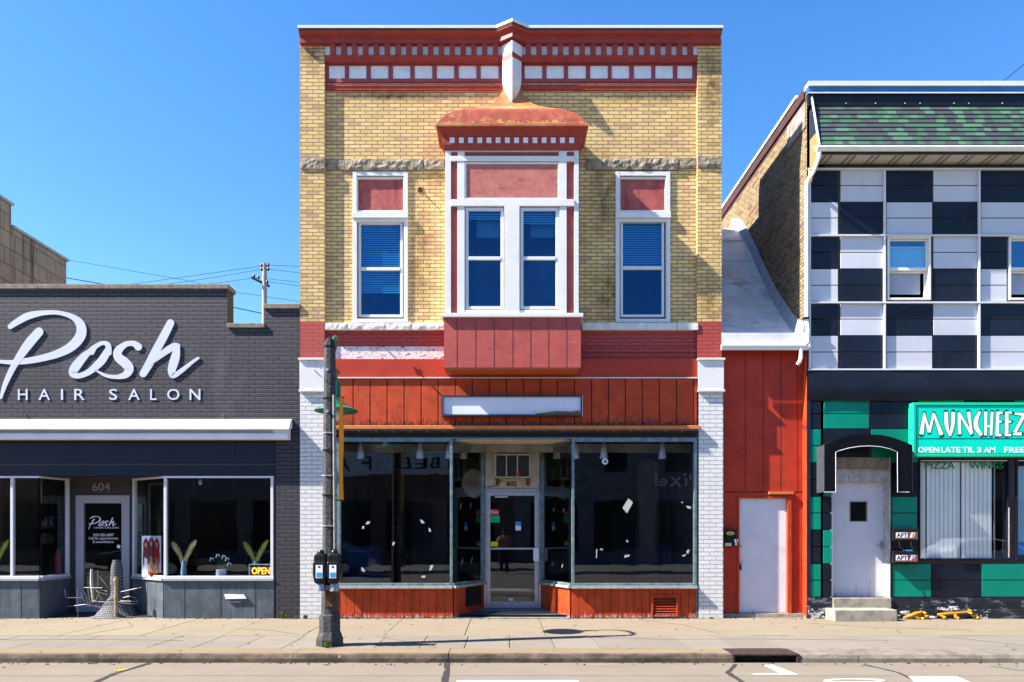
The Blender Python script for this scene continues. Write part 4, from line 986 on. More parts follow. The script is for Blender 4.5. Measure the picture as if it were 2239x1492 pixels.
# recessed door wall
b = MB(); yw = RY+.02; sdl, sdr, sdt = X(165, RY), X(283, RY), Z(1083, RY)
b.box(SE[2][0]+.0, sdl, yw, yw+.12, 0, sz1); b.box(sdr, SW[0][0], yw, yw+.12, 0, sz1); b.box(sdl, sdr, yw, yw+.12, sdt, sz1); b.build('entry_wall', CHAR, sal)
text('house_number', '604', GREYT, X(202, yw), X(241, yw), Z(1074, yw), Z(1056, yw), yw-.001, .006, sal)
b = MB(); b.flat([(SE[1][0], .05), (SW[1][0], .05), (SW[0][0]+.1, yw+.1), (SE[2][0]-.1, yw+.1)], sz1, sz1+.02); b.build('entry_ceiling', CHAR, sal)
f = MB(); frame(f, sdl+.002, sdr-.002, .03, sdt-.002, .15, yw-.02, yw+.05); sd = f.build('salon_door', GALU, sal, bevel=.005)
MB().box(sdl+.14, sdr-.14, yw+.0, yw+.006, .17, sdt-.14).build('pane', G_SHOP, sd)
yt = yw-.006
text('door_lettering', '920-585-6897', LWHT, X(204, yt), X(249, yt), Z(1173, yt), Z(1167, yt), yt, .003, sd)
text('door_lettering', 'Call for appointments', LWHT, X(194, yt), X(258, yt), Z(1181.5, yt), Z(1174.5, yt), yt, .003, sd)
text('door_lettering', '& consultations', LWHT, X(203, yt), X(249, yt), Z(1187.5, yt), Z(1182, yt), yt, .003, sd)
text('door_lettering', 'HAIR SALON', LWHT, X(206, yt), X(259, yt), Z(1156, yt), Z(1152.5, yt), yt, .003, sd)
MB().box(X(256, yt), X(263, yt), yt-.003, yt, Z(1199, yt), Z(1192, yt)).build('door_sticker', LWHT, sd)
b = MB(); room(b, SL+.31, X(640), .26, 7, .02, 3.1, 0, 1); b.build('shop_interior', [ROOMD, ROOMF], sal)
MB().box(X(362), X(597), .1, .6, sz0-.06, sz0-.02).build('display_shelf', mat('navy shelf', (.03, .05, .1), .6), sal)
# script strokes in zoom pixels -> photo pixels
def zq1(pts, ox=0., oy=400., s=.3017): return [(ox+x*s, oy+y*s, w*s) for x, y, w in pts]
POSH = {
 'P': [[(78, 1043, 42), (130, 1008, 52), (210, 966, 58), (320, 944, 40), (430, 944, 34), (530, 975, 46), (586, 1030, 74), (588, 1105, 84), (530, 1180, 78), (440, 1232, 66), (330, 1267, 56), (200, 1292, 50), (80, 1302, 36), (-20, 1294, 28)],
       [(286, 1082, 72), (222, 1155, 78), (160, 1240, 66), (110, 1318, 52), (70, 1395, 46), (34, 1480, 36), (10, 1560, 20)]],
 'o': [[(655, 1222, 40), (610, 1262, 62), (548, 1338, 76), (530, 1382, 60), (572, 1400, 44), (650, 1370, 50), (735, 1295, 66), (782, 1222, 58)], [(788, 1232, 54), (786, 1178, 44), (745, 1163, 32), (690, 1192, 40), (640, 1238, 46)], [(672, 1236, 30), (690, 1205, 24)]],
 's': [[(1005, 1190, 62), (970, 1166, 46), (915, 1172, 44), (862, 1215, 66), (858, 1262, 72), (905, 1303, 80), (938, 1345, 76), (915, 1390, 58), (850, 1408, 34), (770, 1398, 28), (700, 1362, 12)]],
 'h': [[(1238, 1018, 62), (1190, 1112, 68), (1130, 1222, 68), (1078, 1322, 66), (1040, 1385, 58)], [(1078, 1318, 24), (1140, 1270, 44), (1205, 1222, 54), (1262, 1188, 56), (1290, 1185, 44)],
       [(1288, 1190, 44), (1272, 1270, 74), (1248, 1355, 66), (1258, 1400, 42), (1325, 1358, 36), (1395, 1302, 26), (1438, 1272, 22)]]}
sign = thing('salon_sign', 'raised white Posh Hair Salon lettering on the charcoal brick wall', 'sign', (X(220), 0, Z(880)))
for ch, sts in POSH.items():
    b = MB()
    for i, st in enumerate(sts):
        stroke(b, [(X(x), Z(y), w*.88/122) for x, y, w in zq1(st)], -.015-.0012*i, .0125)
    o = b.build('script_letter', LETT, sign)
for ch, p0, p1 in (('H', 40, 61), ('A', 85, 110), ('I', 134, 138.5), ('R', 163, 186), ('S', 239, 257), ('A', 281, 306), ('L', 329, 343), ('O', 366, 393), ('N', 415, 438.5)):
    text('letter', ch, LETT, X(p0), X(p1), Z(875), Z(851), -.003, .008, sign, bold=.004)
b = MB()   # small script on the door
for ch, sts in POSH.items():
    for i, st in enumerate(sts):
        stroke(b, [(X(194+(x/1440)*61, yt), Z(1129+(y-930)/600*27, yt), max(w*.045/122*.9, .006)) for x, y, w in st], yt-.002-.0008*i, .001)
b.build('door_script', LWHT, sd)
# awning cassette
aw = thing('awning', 'retracted white awning cassette along the hair salon front', 'awning', (X(320), 0, Z(962)))
ax1 = X(632, -.2)
b = MB(); prof = [(-.002, Z(917)), (-.10, Z(918, -.1)), (-.22, Z(935, -.22)), (-.22, Z(939, -.22)), (-.12, Z(939, -.12)), (-.002, Z(937))]
b.loft([[(x, y, z) for y, z in prof] for x in (SL, ax1)]); b.build('canvas_roll', AWNC, aw)
b = MB(); prof = [(-.002, Z(938.2)), (-.06, Z(940)), (-.06, Z(947)), (-.17, Z(948, -.17)), (-.19, Z(953, -.19)), (-.17, Z(961, -.17)), (-.002, Z(963))]
b.loft([[(x, y, z) for y, z in prof] for x in (SL, ax1-.03)]); b.build('front_bar', AWNC, aw)
b = MB(); b.prism([(ax1-.34, Z(939, -.15)), (ax1-.02, Z(937, -.15)), (ax1-.02, Z(955, -.15)), (ax1-.2, Z(955, -.15))], -.15, -.06); b.build('end_bracket', GUT, aw)
for p in (55, 487): tag(MB().tube([(X(p), 0, Z(908)), (X(p)+.03, -.05, Z(911)), (X(p)+.06, -.02, Z(913))], .014, 6).build('wall_hook', CHAR), 'bent dark hook on brick above the %s end of the awning' % ('left' if p < 100 else 'right'), 'hook', 'hooks above the salon awning')
# salon window display
def plant_v(px, vase, w, leaf, label, cat='plant', kind='palm'):
    y = .22; c = X(px, y); z0 = sz0+.01
    r = thing('potted_plant' if kind != 'palm' else 'palm_vase', label, cat, (c, y, z0), 'plants in the salon window')
    if kind == 'palm':
        MB().lathe([(.05, z0), (.055, z0+.1), (.04, z0+.22), (.032, z0+.30), (.04, z0+.31)], c, y, 16).build('vase', vase, r, smooth=True)
        zb = z0+.28
        for sx, hh, ww in ((-1, .36, .21), (1, .40, .22)):
            f = MB()
            for k in range(70):
                t = (k+.5)/70; bx_, bz = c+sx*ww*t, zb+hh*t**.9
                L_ = .12*math.sin(math.pi*min(1, t*.8+.18))**.7*random.uniform(.75, 1.1)
                for side in (-1, 1):
                    an_ = math.atan2(hh, sx*ww)+side*random.uniform(.35, .65)
                    ax_, az, ay = bx_+L_*math.cos(an_), bz+L_*math.sin(an_), y+random.uniform(-.03, .03)
                    nx_, nz_ = -math.sin(an_)*.0055, math.cos(an_)*.0055
                    f.add([(bx_-nx_, y, bz-nz_), (bx_+nx_, y, bz+nz_), (ax_, ay, az)], [(0, 1, 2)])
            f.tube([(c, y, zb-.2), (c+sx*ww*.5, y, zb+hh*.5), (c+sx*ww, y, zb+hh)], .006, 5)
            f.build('frond', leaf, r)
    else:
        MB().lathe([(.085, z0), (.095, z0+.05), (.09, z0+.14), (.095, z0+.15)], c, y, 18).build('pot', vase, r, smooth=True)
        f = MB()
        for k in range(30):
            a = random.uniform(0, 6.28); L_ = random.uniform(.2, .36); lean = random.uniform(.1, .85)
            pts = [(c+math.cos(a)*L_*lean*t, y+math.sin(a)*.12*lean*t, z0+.13+L_*(t-.55*lean*t*t)*1.1) for t in (0, .33, .66, 1)]
            for i in range(3):
                w0, w1 = .012*(1-i*.3), .012*(1-(i+1)*.3)+.001
                p, q_ = pts[i], pts[i+1]; f.add([(p[0]-w0, p[1], p[2]), (p[0]+w0, p[1], p[2]), (q_[0]+w1, q_[1], q_[2]), (q_[0]-w1, q_[1], q_[2])], [(0, 1, 2, 3)])
        f.build('leaves', leaf, r)
        f = MB()
        for (ox, oz) in ((-.17, .36), (-.06, .42), (.05, .40), (.11, .36), (.15, .27)):
            f.tube([(c+ox-.03, y-.03, z0+oz-.06), (c+ox, y-.05, z0+oz), (c+ox+.03, y-.03, z0+oz-.01), (c+ox+.04, y-.03, z0+oz-.05)], [.008, .014, .012, .004], 6)
        f.build('flower', PETAL, r)
plant_v(402, VASEB, .0, PALM, 'pale dried palm fronds in a blue vase, left in the salon window')
plant_v(484, VASEW, .0, LEAFD, 'dark green strap leaf plant with white flowers in a white pot', kind='flower')
plant_v(559, VASEB, .0, PALMG, 'yellow green palm fronds in a vase behind the orange OPEN sign')
plant_v(-8, VASEB, .0, PALMG, 'yellow green palm frond at the left photo edge in the salon window')
op = thing('open_sign', 'lit orange OPEN sign in the lower corner of the salon window', 'sign', (X(569, .12), .12, sz0+.05))
yo = .12; a, c, z0, z1 = X(544, yo), X(595, yo), Z(1261, yo), Z(1234, yo)
f = MB(); frame(f, a, c, z0, z1, .010, yo, yo+.03); f.build('sign_border', LWHT, op, bevel=.004)
MB().box(a+.01, c-.01, yo+.02, yo+.028, z0+.01, z1-.01).build('sign_back', mat('clear grey back', (.06, .05, .05), .4), op)
text('sign_lettering', 'OPEN', NEON, X(550, yo), X(590, yo), Z(1256, yo), Z(1241, yo), yo+.012, .008, op, bold=.02)
# poster of three women
po = thing('poster', 'white poster of three long haired women in the salon window', 'poster', (X(332, .4), .4, sz0))
yp_ = .34; a, c, z0, z1 = X(310, yp_), X(352, yp_), Z(1262, yp_), Z(1172, yp_)
MB().box(a, c, yp_, yp_+.01, z0, z1).build('sheet', LWHT, po)
HR = [mat('auburn print', (.16, .03, .03), .5), mat('dark brown print', (.08, .02, .02), .5), mat('crimson print', (.36, .015, .03), .5)]
SK = mat('skin tone print', (.5, .27, .2), .5); DRS = mat('gold print', (.5, .32, .10), .5, .5, 25)
W_ = c-a; H_ = z1-z0
for k in range(3):
    cx = a+W_*(.22+.28*k); hz = z1-H_*(.22-.03*(k == 1)); ww = W_*.185
    MB().prism([(cx-ww*.5, hz+H_*.12), (cx, hz+H_*.17), (cx+ww*.5, hz+H_*.12), (cx+ww*.8, hz+H_*.02), (cx+ww*.72, hz-H_*.12), (cx+ww*.9, hz-H_*.26), (cx+ww*.75, hz-H_*.46), (cx+ww*.3, hz-H_*.5), (cx-ww*.2, hz-H_*.44), (cx-ww*.8, hz-H_*.5), (cx-ww*.9, hz-H_*.25), (cx-ww*.72, hz-H_*.1), (cx-ww*.82, hz+H_*.03)], yp_-.003-.001*k, yp_-.001-.001*k).build('printed_hair', HR[k], po)
    MB().prism([(cx+W_*.07*math.cos(t), hz+H_*.06*math.sin(t)) for t in [6.283*q/14 for q in range(14)]], yp_-.008, yp_-.0065).build('printed_face', SK, po)
    MB().prism([(cx-ww*.55, z0+H_*.03), (cx+ww*.6, z0+H_*.03), (cx+ww*.45, hz-H_*.34), (cx-ww*.4, hz-H_*.3)], yp_-.008, yp_-.0065).build('printed_dress', (DRS if k else LWHT), po)
tag(MB().lathe([(.02, sz0+.005), (.09, sz0+.03), (.12, sz0+.10), (.11, sz0+.10), (.02, sz0+.02)], X(339, .3), .3, 20).build('red_bowl', mat('red glaze', (.4, .03, .015), .2)), 'shiny red bowl in front of the salon poster', 'bowl')
# red item behind left angled pane
tag(MB().prism([(X(120, .9), sz0), (X(134, .9), sz0), (X(131, .9), sz0+.45), (X(126, .9), sz0+.52), (X(121, .9), sz0+.40)], .9, .95).build('red_bottle_display', mat('red card', (.35, .02, .02), .5)), 'tall red display card behind the left salon window', 'display')
tag(MB().lathe([(.02, sz1-.14), (.035, sz1-.12), (.03, sz1-.06), (.01, sz1-.02)], X(438, .3), .3, 12).build('spot_light', SILV), 'small silver spot light inside the salon window', 'spot light')
# mail slot
ms = thing('mail_slot', 'white mail slot flap on the grey panel under the salon window', 'mail slot', (X(514), .02, Z(1306)))
MB().prism([(X(491), Z(1300)), (X(534), Z(1301)), (X(540), Z(1309)), (X(494), Z(1310))], -.02, .014).build('flap', LWHT, ms)
MB().box(X(500), X(526), .008, .014, Z(1318), Z(1315)).build('label_strip', mat('pale strip', (.25, .27, .3), .5), ms)
# wire garden stand by the salon door
RODM = mat('galvanised wire', (.22, .21, .22), .45, .2, 20, metal=.4)
ws = thing('wire_stand', 'tangled bare wire stand with looped arms beside the salon door', 'plant stand', (X(185, .2), .2, 0))
yw2 = .15
def ppt(u, v, y=yw2): return (X(140+u/1585*170, y), y, Z(1200+v/1492*160, y))
f = MB()
for pts in ([(10, 830), (40, 1000), (360, 1000)], [(270, 800), (285, 1420)], [(340, 890), (470, 1180)], [(420, 880), (500, 1180)], [(480, 800), (540, 1130)], [(410, 795), (780, 800)], [(690, 440), (690, 780)], [(700, 540), (860, 740), (930, 830)],
            [(640, 830), (700, 890), (890, 940), (880, 870), (760, 840)], [(690, 900), (780, 1060)], [(700, 920), (650, 1060)], [(550, 1060), (800, 1090), (1450, 1080)], [(80, 1180), (440, 1135), (760, 1200)], [(1160, 880), (1480, 810), (1580, 790)], [(1150, 1060), (1460, 1080)], [(1200, 1000), (1330, 970), (1450, 1000), (1500, 1100), (1440, 1130), (1150, 1110)]):
    f.tube([ppt(u, v, yw2-.02*(i % 2)) for i, (u, v) in enumerate(pts)], .0065, 6)
f.build('wire_frame', RODM, ws)
f = MB(); f.tube([ppt(560, 420, .2), ppt(560, 700, .2), ppt(600, 1090, .2)], [.02, .028, .022], 8); f.build('leg', mat('pale pole', (.5, .5, .46), .5), ws)
f = MB(); f.lathe([(.03, .02), (.035, .4), (.03, .6), (.045, .68), (.03, .74)], ppt(1120, 900)[0], .05, 10); f.build('finial_post', mat('tarnished brass post', (.30, .24, .15), .5, .3, 15), ws)
wc = MB(); cxp = X(140+1075/1585*170, .35)
def wk(u, v): return X(140+u/1585*170, .35), Z(1200+v/1492*160, .35)
prof = []
for v, hw_ in ((230, 75), (400, 110), (700, 118), (950, 135), (1060, 200), (1200, 300), (1330, 380), (1400, 480)):
    prof.append((hw_/1585*170/FPX*13.35, wk(0, v)[1]))
prof.append((prof[-1][0], .012))
wc.lathe(prof, cxp, .35, 28)
q_ = NT('woven grey wicker'); p_ = q_.pos(); wv = q_.n('ShaderNodeTexBrick')
sp_ = q_.n('ShaderNodeSeparateXYZ'); q_.l(p_, sp_.inputs[0]); cb_ = q_.n('ShaderNodeCombineXYZ'); q_.l(sp_.outputs[0], cb_.inputs[0]); q_.l(sp_.outputs[2], cb_.inputs[1]); q_.l(cb_.outputs[0], wv.inputs[0])
wv.inputs['Color1'].default_value = (.26, .26, .27, 1); wv.inputs['Color2'].default_value = (.16, .16, .17, 1); wv.inputs['Mortar'].default_value = (.04, .04, .05, 1)
for k, val in (('Scale', 1), ('Mortar Size', .006), ('Brick Width', .035), ('Row Height', .03)): wv.inputs[k].default_value = val
q_.bsdf(wv.outputs[0], .8, 0, .2, q_.bump(wv.outputs['Fac'], -.01))
tag(wc.build('wicker_figure', q_.m, smooth=True), 'flared grey woven wicker column standing in the salon entry', 'sculpture')

# ================================================================== RED ANNEX
an = thing('red_annex', 'narrow red board annex with curved white metal roof between the two tall shops', 'building', (X(1674), .12, 0))
AY = .20
CX = X(1768)-.02       # side wall plane of the checkered building
a0, a1 = xR+.003, CX-.003
dwx0, dwx1, dwz1 = X(1612, AY), X(1724, AY), Z(1086, AY)
b = MB(); wall(b, a0, a1, .07, Z(760, AY), AY, AY+.15, [(dwx0, dwx1, .0701, dwz1)]); 
b.build('board_wall', REDL, an)
b = MB()
for p in (1630, 1669, 1707, 1744): b.box(X(p, AY)-.005, X(p, AY)+.005, AY-.002, AY-.0004, Z(1074, AY), Z(768, AY))
b.box(a0, a1, AY-.004, AY-.0006, Z(1077, AY), Z(1075, AY)); b.build('board_groove', GROOVE, an)
b = MB(); b.box(a0, a1, AY-.06, AY+.4, -.01, .069); b.build('threshold', CONC, an)
b = MB(); b.box(X(1680, AY), X(1733, AY), AY-.06, AY-.001, Z(1081, AY), Z(1075.5, AY)); b.build('drip_ledge', RAIL, an)
b = MB(); b.box(dwx0, X(1616, AY), AY-.02, AY+.1, .071, dwz1); b.box(X(1721, AY), X(1729, AY), AY-.035, AY+.1, .071, dwz1); b.box(X(1616, AY), X(1721, AY), AY-.01, AY+.1, Z(1090, AY), dwz1); b.build('door_trim', RED, an)
b = MB(); b.box(X(1616, AY), X(1721, AY), AY+.04, AY+.08, .075, Z(1090, AY)); dd = b.build('flush_door', DOORW, an)
MB().lathe([(.02, 0), (.02, .02)], 0, 0, 8)
MB().tube([(X(1620.5, AY), AY+.04, Z(1195, AY)), (X(1620.5, AY), AY+.015, Z(1195, AY))], .026, 16).build('deadbolt', ALU, dd)
MB().box(X(1617.5, AY), X(1622, AY), AY+.015, AY+.0395, Z(1247, AY), Z(1228, AY)).build('lock_plate', INK, dd)
MB().tube([(X(1620, AY), AY+.015, Z(1231, AY)), (X(1620, AY), AY-.02, Z(1231, AY))], .028, 14).build('door_knob', ALU, dd)
b = MB(); b.box(X(1766, .02), X(1768, .02), .03, .10, .07, Z(880)); b.box(CX-.0045, CX-.0005, .028, AY-.001, .0, Z(768)); b.build('corner_trim', RED, an)
# roof
prof = [(.02, 5.06), (.30, 5.20), (.62, 5.42), (.96, 5.72), (1.30, 6.02), (1.67, 6.39), (2.2, 6.98), (2.74, 7.62), (3.2, 8.1), (3.6, 8.46), (4.2, 8.75), (5.2, 8.95), (14, 9.0)]
b = MB()
for i in range(len(prof)-1):
    (y0, z0), (y1, z1) = prof[i], prof[i+1]
    b.quad((a0, y0, z0), (a1-.02, y0, z0), (a1-.02, y1, z1), (a0, y1, z1))
b.quad((a0, .02, 5.06), (a1-.02, .02, 5.06), (a1-.02, .02, Z(752)), (a0, .02, Z(752)))
ro = b.build('metal_roof', ROOFW, an)
b = MB()
for i, (y, z) in enumerate([(.62, 5.42), (1.30, 6.02), (1.9, 6.65), (2.5, 7.33), (3.1, 8.0)]):
    b.tube([(a0, y-.005, z+.01), (a1-.03, y-.005, z+.01)], .010, 6)
b.build('roof_seam', ROOFW, ro)
b = MB(); rings = []
for y, z in prof[:11]: rings.append([(a1-.10, y, z+.012), (a1-.012, y, z+.012), (a1-.012, y, z+.24), (a1-.04, y, z+.24)])
b.loft(rings); b.build('roof_flashing', mat('grey blue flashing', (.30, .33, .38), .4, .2, 9), ro)
b = MB(); b.box(a0-.0, a1, -.02, .015, Z(752, -.02), Z(728, -.02)); b.build('roof_fascia', mat('peeling white fascia', (.60, .60, .60), .5, .1, 4, stains=[((.2, .18, .15), 3, .62, .74, (4, 4, .5))]), an)
gt = MB(); prof2 = [(-.022, Z(753, -.05)), (-.085, Z(753, -.08)), (-.088, Z(756, -.08)), (-.065, Z(766, -.06)), (-.022, Z(766, -.03))]
gt.loft([[(x, y, z) for y, z in prof2] for x in (X(1577, -.05), X(1767, -.05))]); gt.build('gutter', GUT, an, bevel=.004)
f = MB(); f.tube([(X(1751, -.05), -.05, Z(764, -.05)), (X(1751, -.05), -.05, Z(784, -.05)), (X(1748, -.05), -.05, Z(792, -.05)), (X(1744, -.02), -.02, Z(797, -.02))], .035, 10); f.build('gutter_spout', GUT, an)
MB().box(a0, a1, 13.7, 14, 0, 8.95).build('back_wall', DB, an)
# mailbox
mbx = thing('wall_mailbox', 'black wall mailbox with oval brass emblem beside the plain white door', 'mailbox', (X(1598, AY), AY, Z(1196, AY)))
ym = AY-.12
MB().box(X(1584, ym), X(1611, ym), ym, AY-.005, Z(1195, ym), Z(1163, ym)).build('body', METER, mbx, bevel=.008)
MB().prism([(X(1583, ym), Z(1163, ym)), (X(1612.5, ym), Z(1163, ym)), (X(1612.5, ym), Z(1159, ym)), (X(1583, ym), Z(1159, ym))], ym-.015, AY-.004).build('lid', METER, mbx, bevel=.006)
MB().prism([(X(1596.5, ym)+.08*math.cos(t), Z(1166.5, ym)+.036*math.sin(t)) for t in [6.283*k/24 for k in range(24)]], ym-.022, ym-.0155).build('emblem', GOLD, mbx)
MB().box(X(1586, ym), X(1599, ym), ym-.004, ym-.001, Z(1194, ym), Z(1188, ym)).build('number_label', LWHT, mbx)
text('number_digits', '600', LRED, X(1587, ym), X(1598, ym), Z(1193, ym), Z(1189, ym), ym-.004, .002, mbx)
for p0, q0 in ((1605.5, 1179), (1607.5, 1186), (1612.4, 1179)): MB().box(X(p0, ym), X(p0+3.5, ym), ym-.004 if p0 < 1612 else ym+.05, ym-.001 if p0 < 1612 else ym+.055, Z(q0+7, ym), Z(q0, ym)).build('letter_tag', LWHT, mbx)

# ================================================================== CHECKERED PIZZA SHOP (right)
pz_ = thing('checkered_shop', 'two storey pizza shop clad in black, white and green checkered panels', 'building', (X(2000), 0, 0))
CR = X(2470)
zr = Z(182)
W1 = (X(1938.5, .02), X(2034, .02), Z(657, .02), Z(518, .02)); W2 = (X(2204, .02), X(2330, .02), Z(657, .02), Z(518, .02))
colx = [1773, 1833.5, 1934.5, 2040, 2141.5, 2247, 2348]
colL = [(1773, 1832), (1838, 1933), (1938.5, 2038), (2041, 2140), (2145, 2245), (2248, 2347), (2352, 2465)]
rows = [(371, 405, 407, 441), (443, 476, 478, 512), (517.5, 551, 553, 587), (589, 623, 625, 659), (664.5, 697, 699, 733), (735, 769, 771, 806)]
cp = MB()
BASE_Y = .03
wall(cp, CX+.001, CR, Z(876), zr-.12, BASE_Y, BASE_Y+.2, [W1, W2], 0)
panels_ = []
for ci, (p0, p1) in enumerate(colL):
    for ri, (q0, q1, q2, q3) in enumerate(rows):
        white = (ci+ri) % 2 == 1
        if ri in (2, 3) and ci == 2: continue
        if ri in (2, 3) and ci == 4: p1_ = 2201
        elif ri in (2, 3) and ci == 5: continue
        else: p1_ = p1
        for qa, qb in ((q0, q1), (q2, q3)):
            panels_.append((white, p0+.3, p1_, qa, qb))
cw = cp.build('wall', DKB, pz_)
for white, p0, p1, qa, qb in panels_: MB().pbox(p0, p1, qa, qb, .012, BASE_Y-.0005).build('white_panel' if white else 'black_panel', WHTP if white else BLKP, pz_, bevel=.002)
fs_ = MB(); yfm = -.035
for p in (1771.5, 1935.5, 2142.5, 2349): fs_.box(X(p-1.8, yfm), X(p+1.8, yfm), yfm, .011, Z(809, yfm), Z(367, yfm))
for q in (369, 514.5, 661.5, 808): fs_.box(X(1768, yfm), CR, yfm-.006, .0105, Z(q+1.8, yfm), Z(q-1.6, yfm))
fs_.build('batten_grid', WHTC, pz_, bevel=.003)
def pz_window(W, cur):
    x0, x1, z0, z1 = W
    f = MB(); frame(f, x0+.003, x1-.003, z0+.003, z1-.003, .035, -.012, .16); w_ = f.build('window', GUT, pz_, bevel=.004)
    f = MB(); zm = Z(588, .03)
    frame(f, x0+.04, x1-.04, zm-.03, z1-.04, .03, .04, .08); frame(f, x0+.04, x1-.04, z0+.04, zm-.031, .028, .085, .12)
    f.box(x0+.06, x1-.06, .02, .04, zm-.03, zm+.02); f.build('sash', GUT, w_)
    MB().box(x0+.07, x1-.07, .055, .059, zm, z1-.07).build('pane', G_CYAN, w_)
    f = MB()
    if cur: f.box(x0+.07, x1-.07, .085, .088, zm+.02, z1-.16); f.build('curtain', mat('cyan window film', (.50, .74, .80), .6), w_); MB().box(x0+.07, x1-.07, .07, .084, z1-.20, z1-.155).build('curtain_rail', GUT, w_)
    f = MB(); f.box(x0+.09, x1-.12, .13, .132, z0+.14, zm-.06); f.build('lower_shade', mat('grey blue shade', (.30, .33, .42), .7), w_)
pz_window(W1, True); pz_window(W2, False)
b = MB(); room(b, CX+.35, CR-.05, .25, 3, 4.6, 8.2); b.build('upstairs_room', ROOMB, pz_)
# mansard
GQ = .33
SH_ROW = (Z(232, -.02)-Z(317, -GQ))/9.0
SHING = shingle()
mz0, mz1 = Z(317, -GQ), Z(232, -.02)
mx0 = X(1775); mxb = X(1791, -GQ)
ms_ = MB(); nr = 9
for k in range(nr):
    t0, t1 = k/nr, (k+1)/nr
    y0, y1 = -.02-(GQ-.02)*(1-t0), -.02-(GQ-.02)*(1-t1); za, zb_ = mz0+(mz1-mz0)*t0, mz0+(mz1-mz0)*t1
    x = mx0
    ms_.add([(x, y0-.022, za), (CR, y0-.022, za), (CR, y1-.004, zb_), (x, y1-.004, zb_), (x, y0+.01, za), (CR, y0+.01, za)], [(0, 1, 2, 3), (0, 1, 5, 4)])
mo = ms_.build('shingle_roof', SHING, pz_)
b = MB(); b.prism([], 0, 0) if False else None
sd_ = MB()  # gable cheek of the mansard, left end
xx = mx0-.004
sd_.add([(xx, .03, Z(400)), (xx, .03, Z(215)), (xx, -.03, Z(215)), (xx, -GQ, mz0), (xx, -GQ, Z(333, -GQ)), (xx, -.02, Z(400)),
         (xx-.02, .03, Z(400)), (xx-.02, .03, Z(215)), (xx-.02, -.03, Z(215)), (xx-.02, -GQ, mz0), (xx-.02, -GQ, Z(333, -GQ)), (xx-.02, -.02, Z(400))],
        [(0, 1, 2, 3, 4, 5), (6, 7, 8, 9, 10, 11), (0, 1, 7, 6), (1, 2, 8, 7), (2, 3, 9, 8), (3, 4, 10, 9), (4, 5, 11, 10), (5, 0, 6, 11)])
sd_.build('cheek_board', OSB, mo)
MB().add([(xx-.022, .02, Z(305)), (xx-.022, .02, Z(212)), (xx-.022, -.025, Z(212)), (xx-.022, -.24, Z(290, -.24))], [(0, 1, 2, 3)]).build('cheek_underlay', TARP, mo)
MB().tube([(xx-.012, -.035, Z(214)), (xx-.012, -GQ-.02, mz0+.0)], .018, 6).build('rake_trim', GUT, mo)
b = MB(); b.box(CX, CR, -.05, .03, Z(235), Z(204)); b.build('upper_fascia', NAVYV, pz_)
b = MB(); b.box(CX-.01, CR, -.075, .03, Z(203.5, -.07), Z(188, -.07)); b.build('reflection_band', BLUEM, pz_)  # coping band coloured with a painted blue reflection
b = MB(); b.box(CX-.02, CR, -.10, .4, Z(187.5, -.1), Z(177, -.1)); b.box(CX-.012, CR, -.082, -.076, Z(204.5, -.08), Z(201.5, -.08)); b.build('white_coping', WHTC, pz_, bevel=.008)
b = MB()
for p in (1847, 1911, 1975, 2008, 2082, 2114, 2187): b.tube([(X(p), -.05, Z(230)), (X(p), -.06, Z(230))], .008, 8)
b.build('rivet', GUT, pz_)
# gutter + soffit
gt = MB(); prof2 = [(-GQ+.02, Z(317.5, -GQ)), (-GQ-.10, Z(318, -GQ-.1)), (-GQ-.11, Z(321, -GQ-.1)), (-GQ-.07, Z(331, -GQ-.07)), (-GQ+.02, Z(331, -GQ))]
gt.loft([[(x, y, z) for y, z in prof2] for x in (X(1787, -GQ-.08), CR)]); gt.build('gutter', GUT, pz_, bevel=.004)
zsf = Z(337, -GQ)
b = MB(); b.box(mx0, CR, -GQ+.0, -GQ+.03, zsf, Z(331.2, -GQ)); b.build('eave_board', DKB, pz_)
b = MB(); b.box(mx0, CR, -GQ+.03, .03, zsf-.0, zsf+.02); so = b.build('soffit', SOFF, pz_)
b = MB(); x = mx0+.1
while x < CR-.2:
    for o_ in (0, .10): MB().box(x+o_, x+o_+.055, -GQ+.04, .029, zsf-.004, zsf-.0005).build('soffit_vent', SOFFD, so)
    x += .415
# downspout on the left corner
f = MB()
f.tube([(X(1792, -GQ-.05), -GQ-.05, Z(332, -GQ)), (X(1790, -.36), -.36, Z(345, -.36)), (X(1779, -.2), -.2, Z(375, -.2)), (X(1765, -.04), -.05, Z(396, -.04)), (X(1764, -.05), -.05, Z(410, -.05)), (X(1764, -.05), -.05, Z(700, -.05)), (X(1766, -.05), -.07, Z(722, -.05)), (X(1764, -.08), -.10, Z(752, -.1))], .04, 4)
f.build('downspout', GUT, pz_)
MB().box(X(1759, -.1), X(1769, -.1), -.105, .0, Z(697, -.1), Z(693, -.1)).build('downspout_strap', INK, pz_)
# side wall (left), roof fascia on the side, back part
b = MB(); b.box(CX, CX+.3, .03, 14, 0, 9.30); b.box(CX+.3, CR, 13.7, 14, 0, 9.3); b.box(CR-.3, CR, .24, 13.7, 0, 9.3); b.build('side_wall', DB, pz_)
MB().box(CX+.3, CR-.3, .24, 13.7, 8.6, 8.75).build('roof', mat('black roof felt', (.05, .05, .05), .9), pz_)
b = MB(); b.box(CX-.03, CX+.3, .10, 14, 9.38, 9.56); b.box(CX, CX+.3, .10, 14, 9.301, 9.38); b.build('side_fascia', BRN, pz_)
b = MB(); b.box(CX-.05, CX+.32, .405, 14, 9.561, 9.62); b.build('side_coping', WHTC, pz_)
b = MB()
for k in range(7): b.box(CX-.02, CX-.001, .06+k*.12, .06+k*.12+.112, 8.85-.09*k*0, 9.30)
b.build('bare_boards', GRYW, pz_)
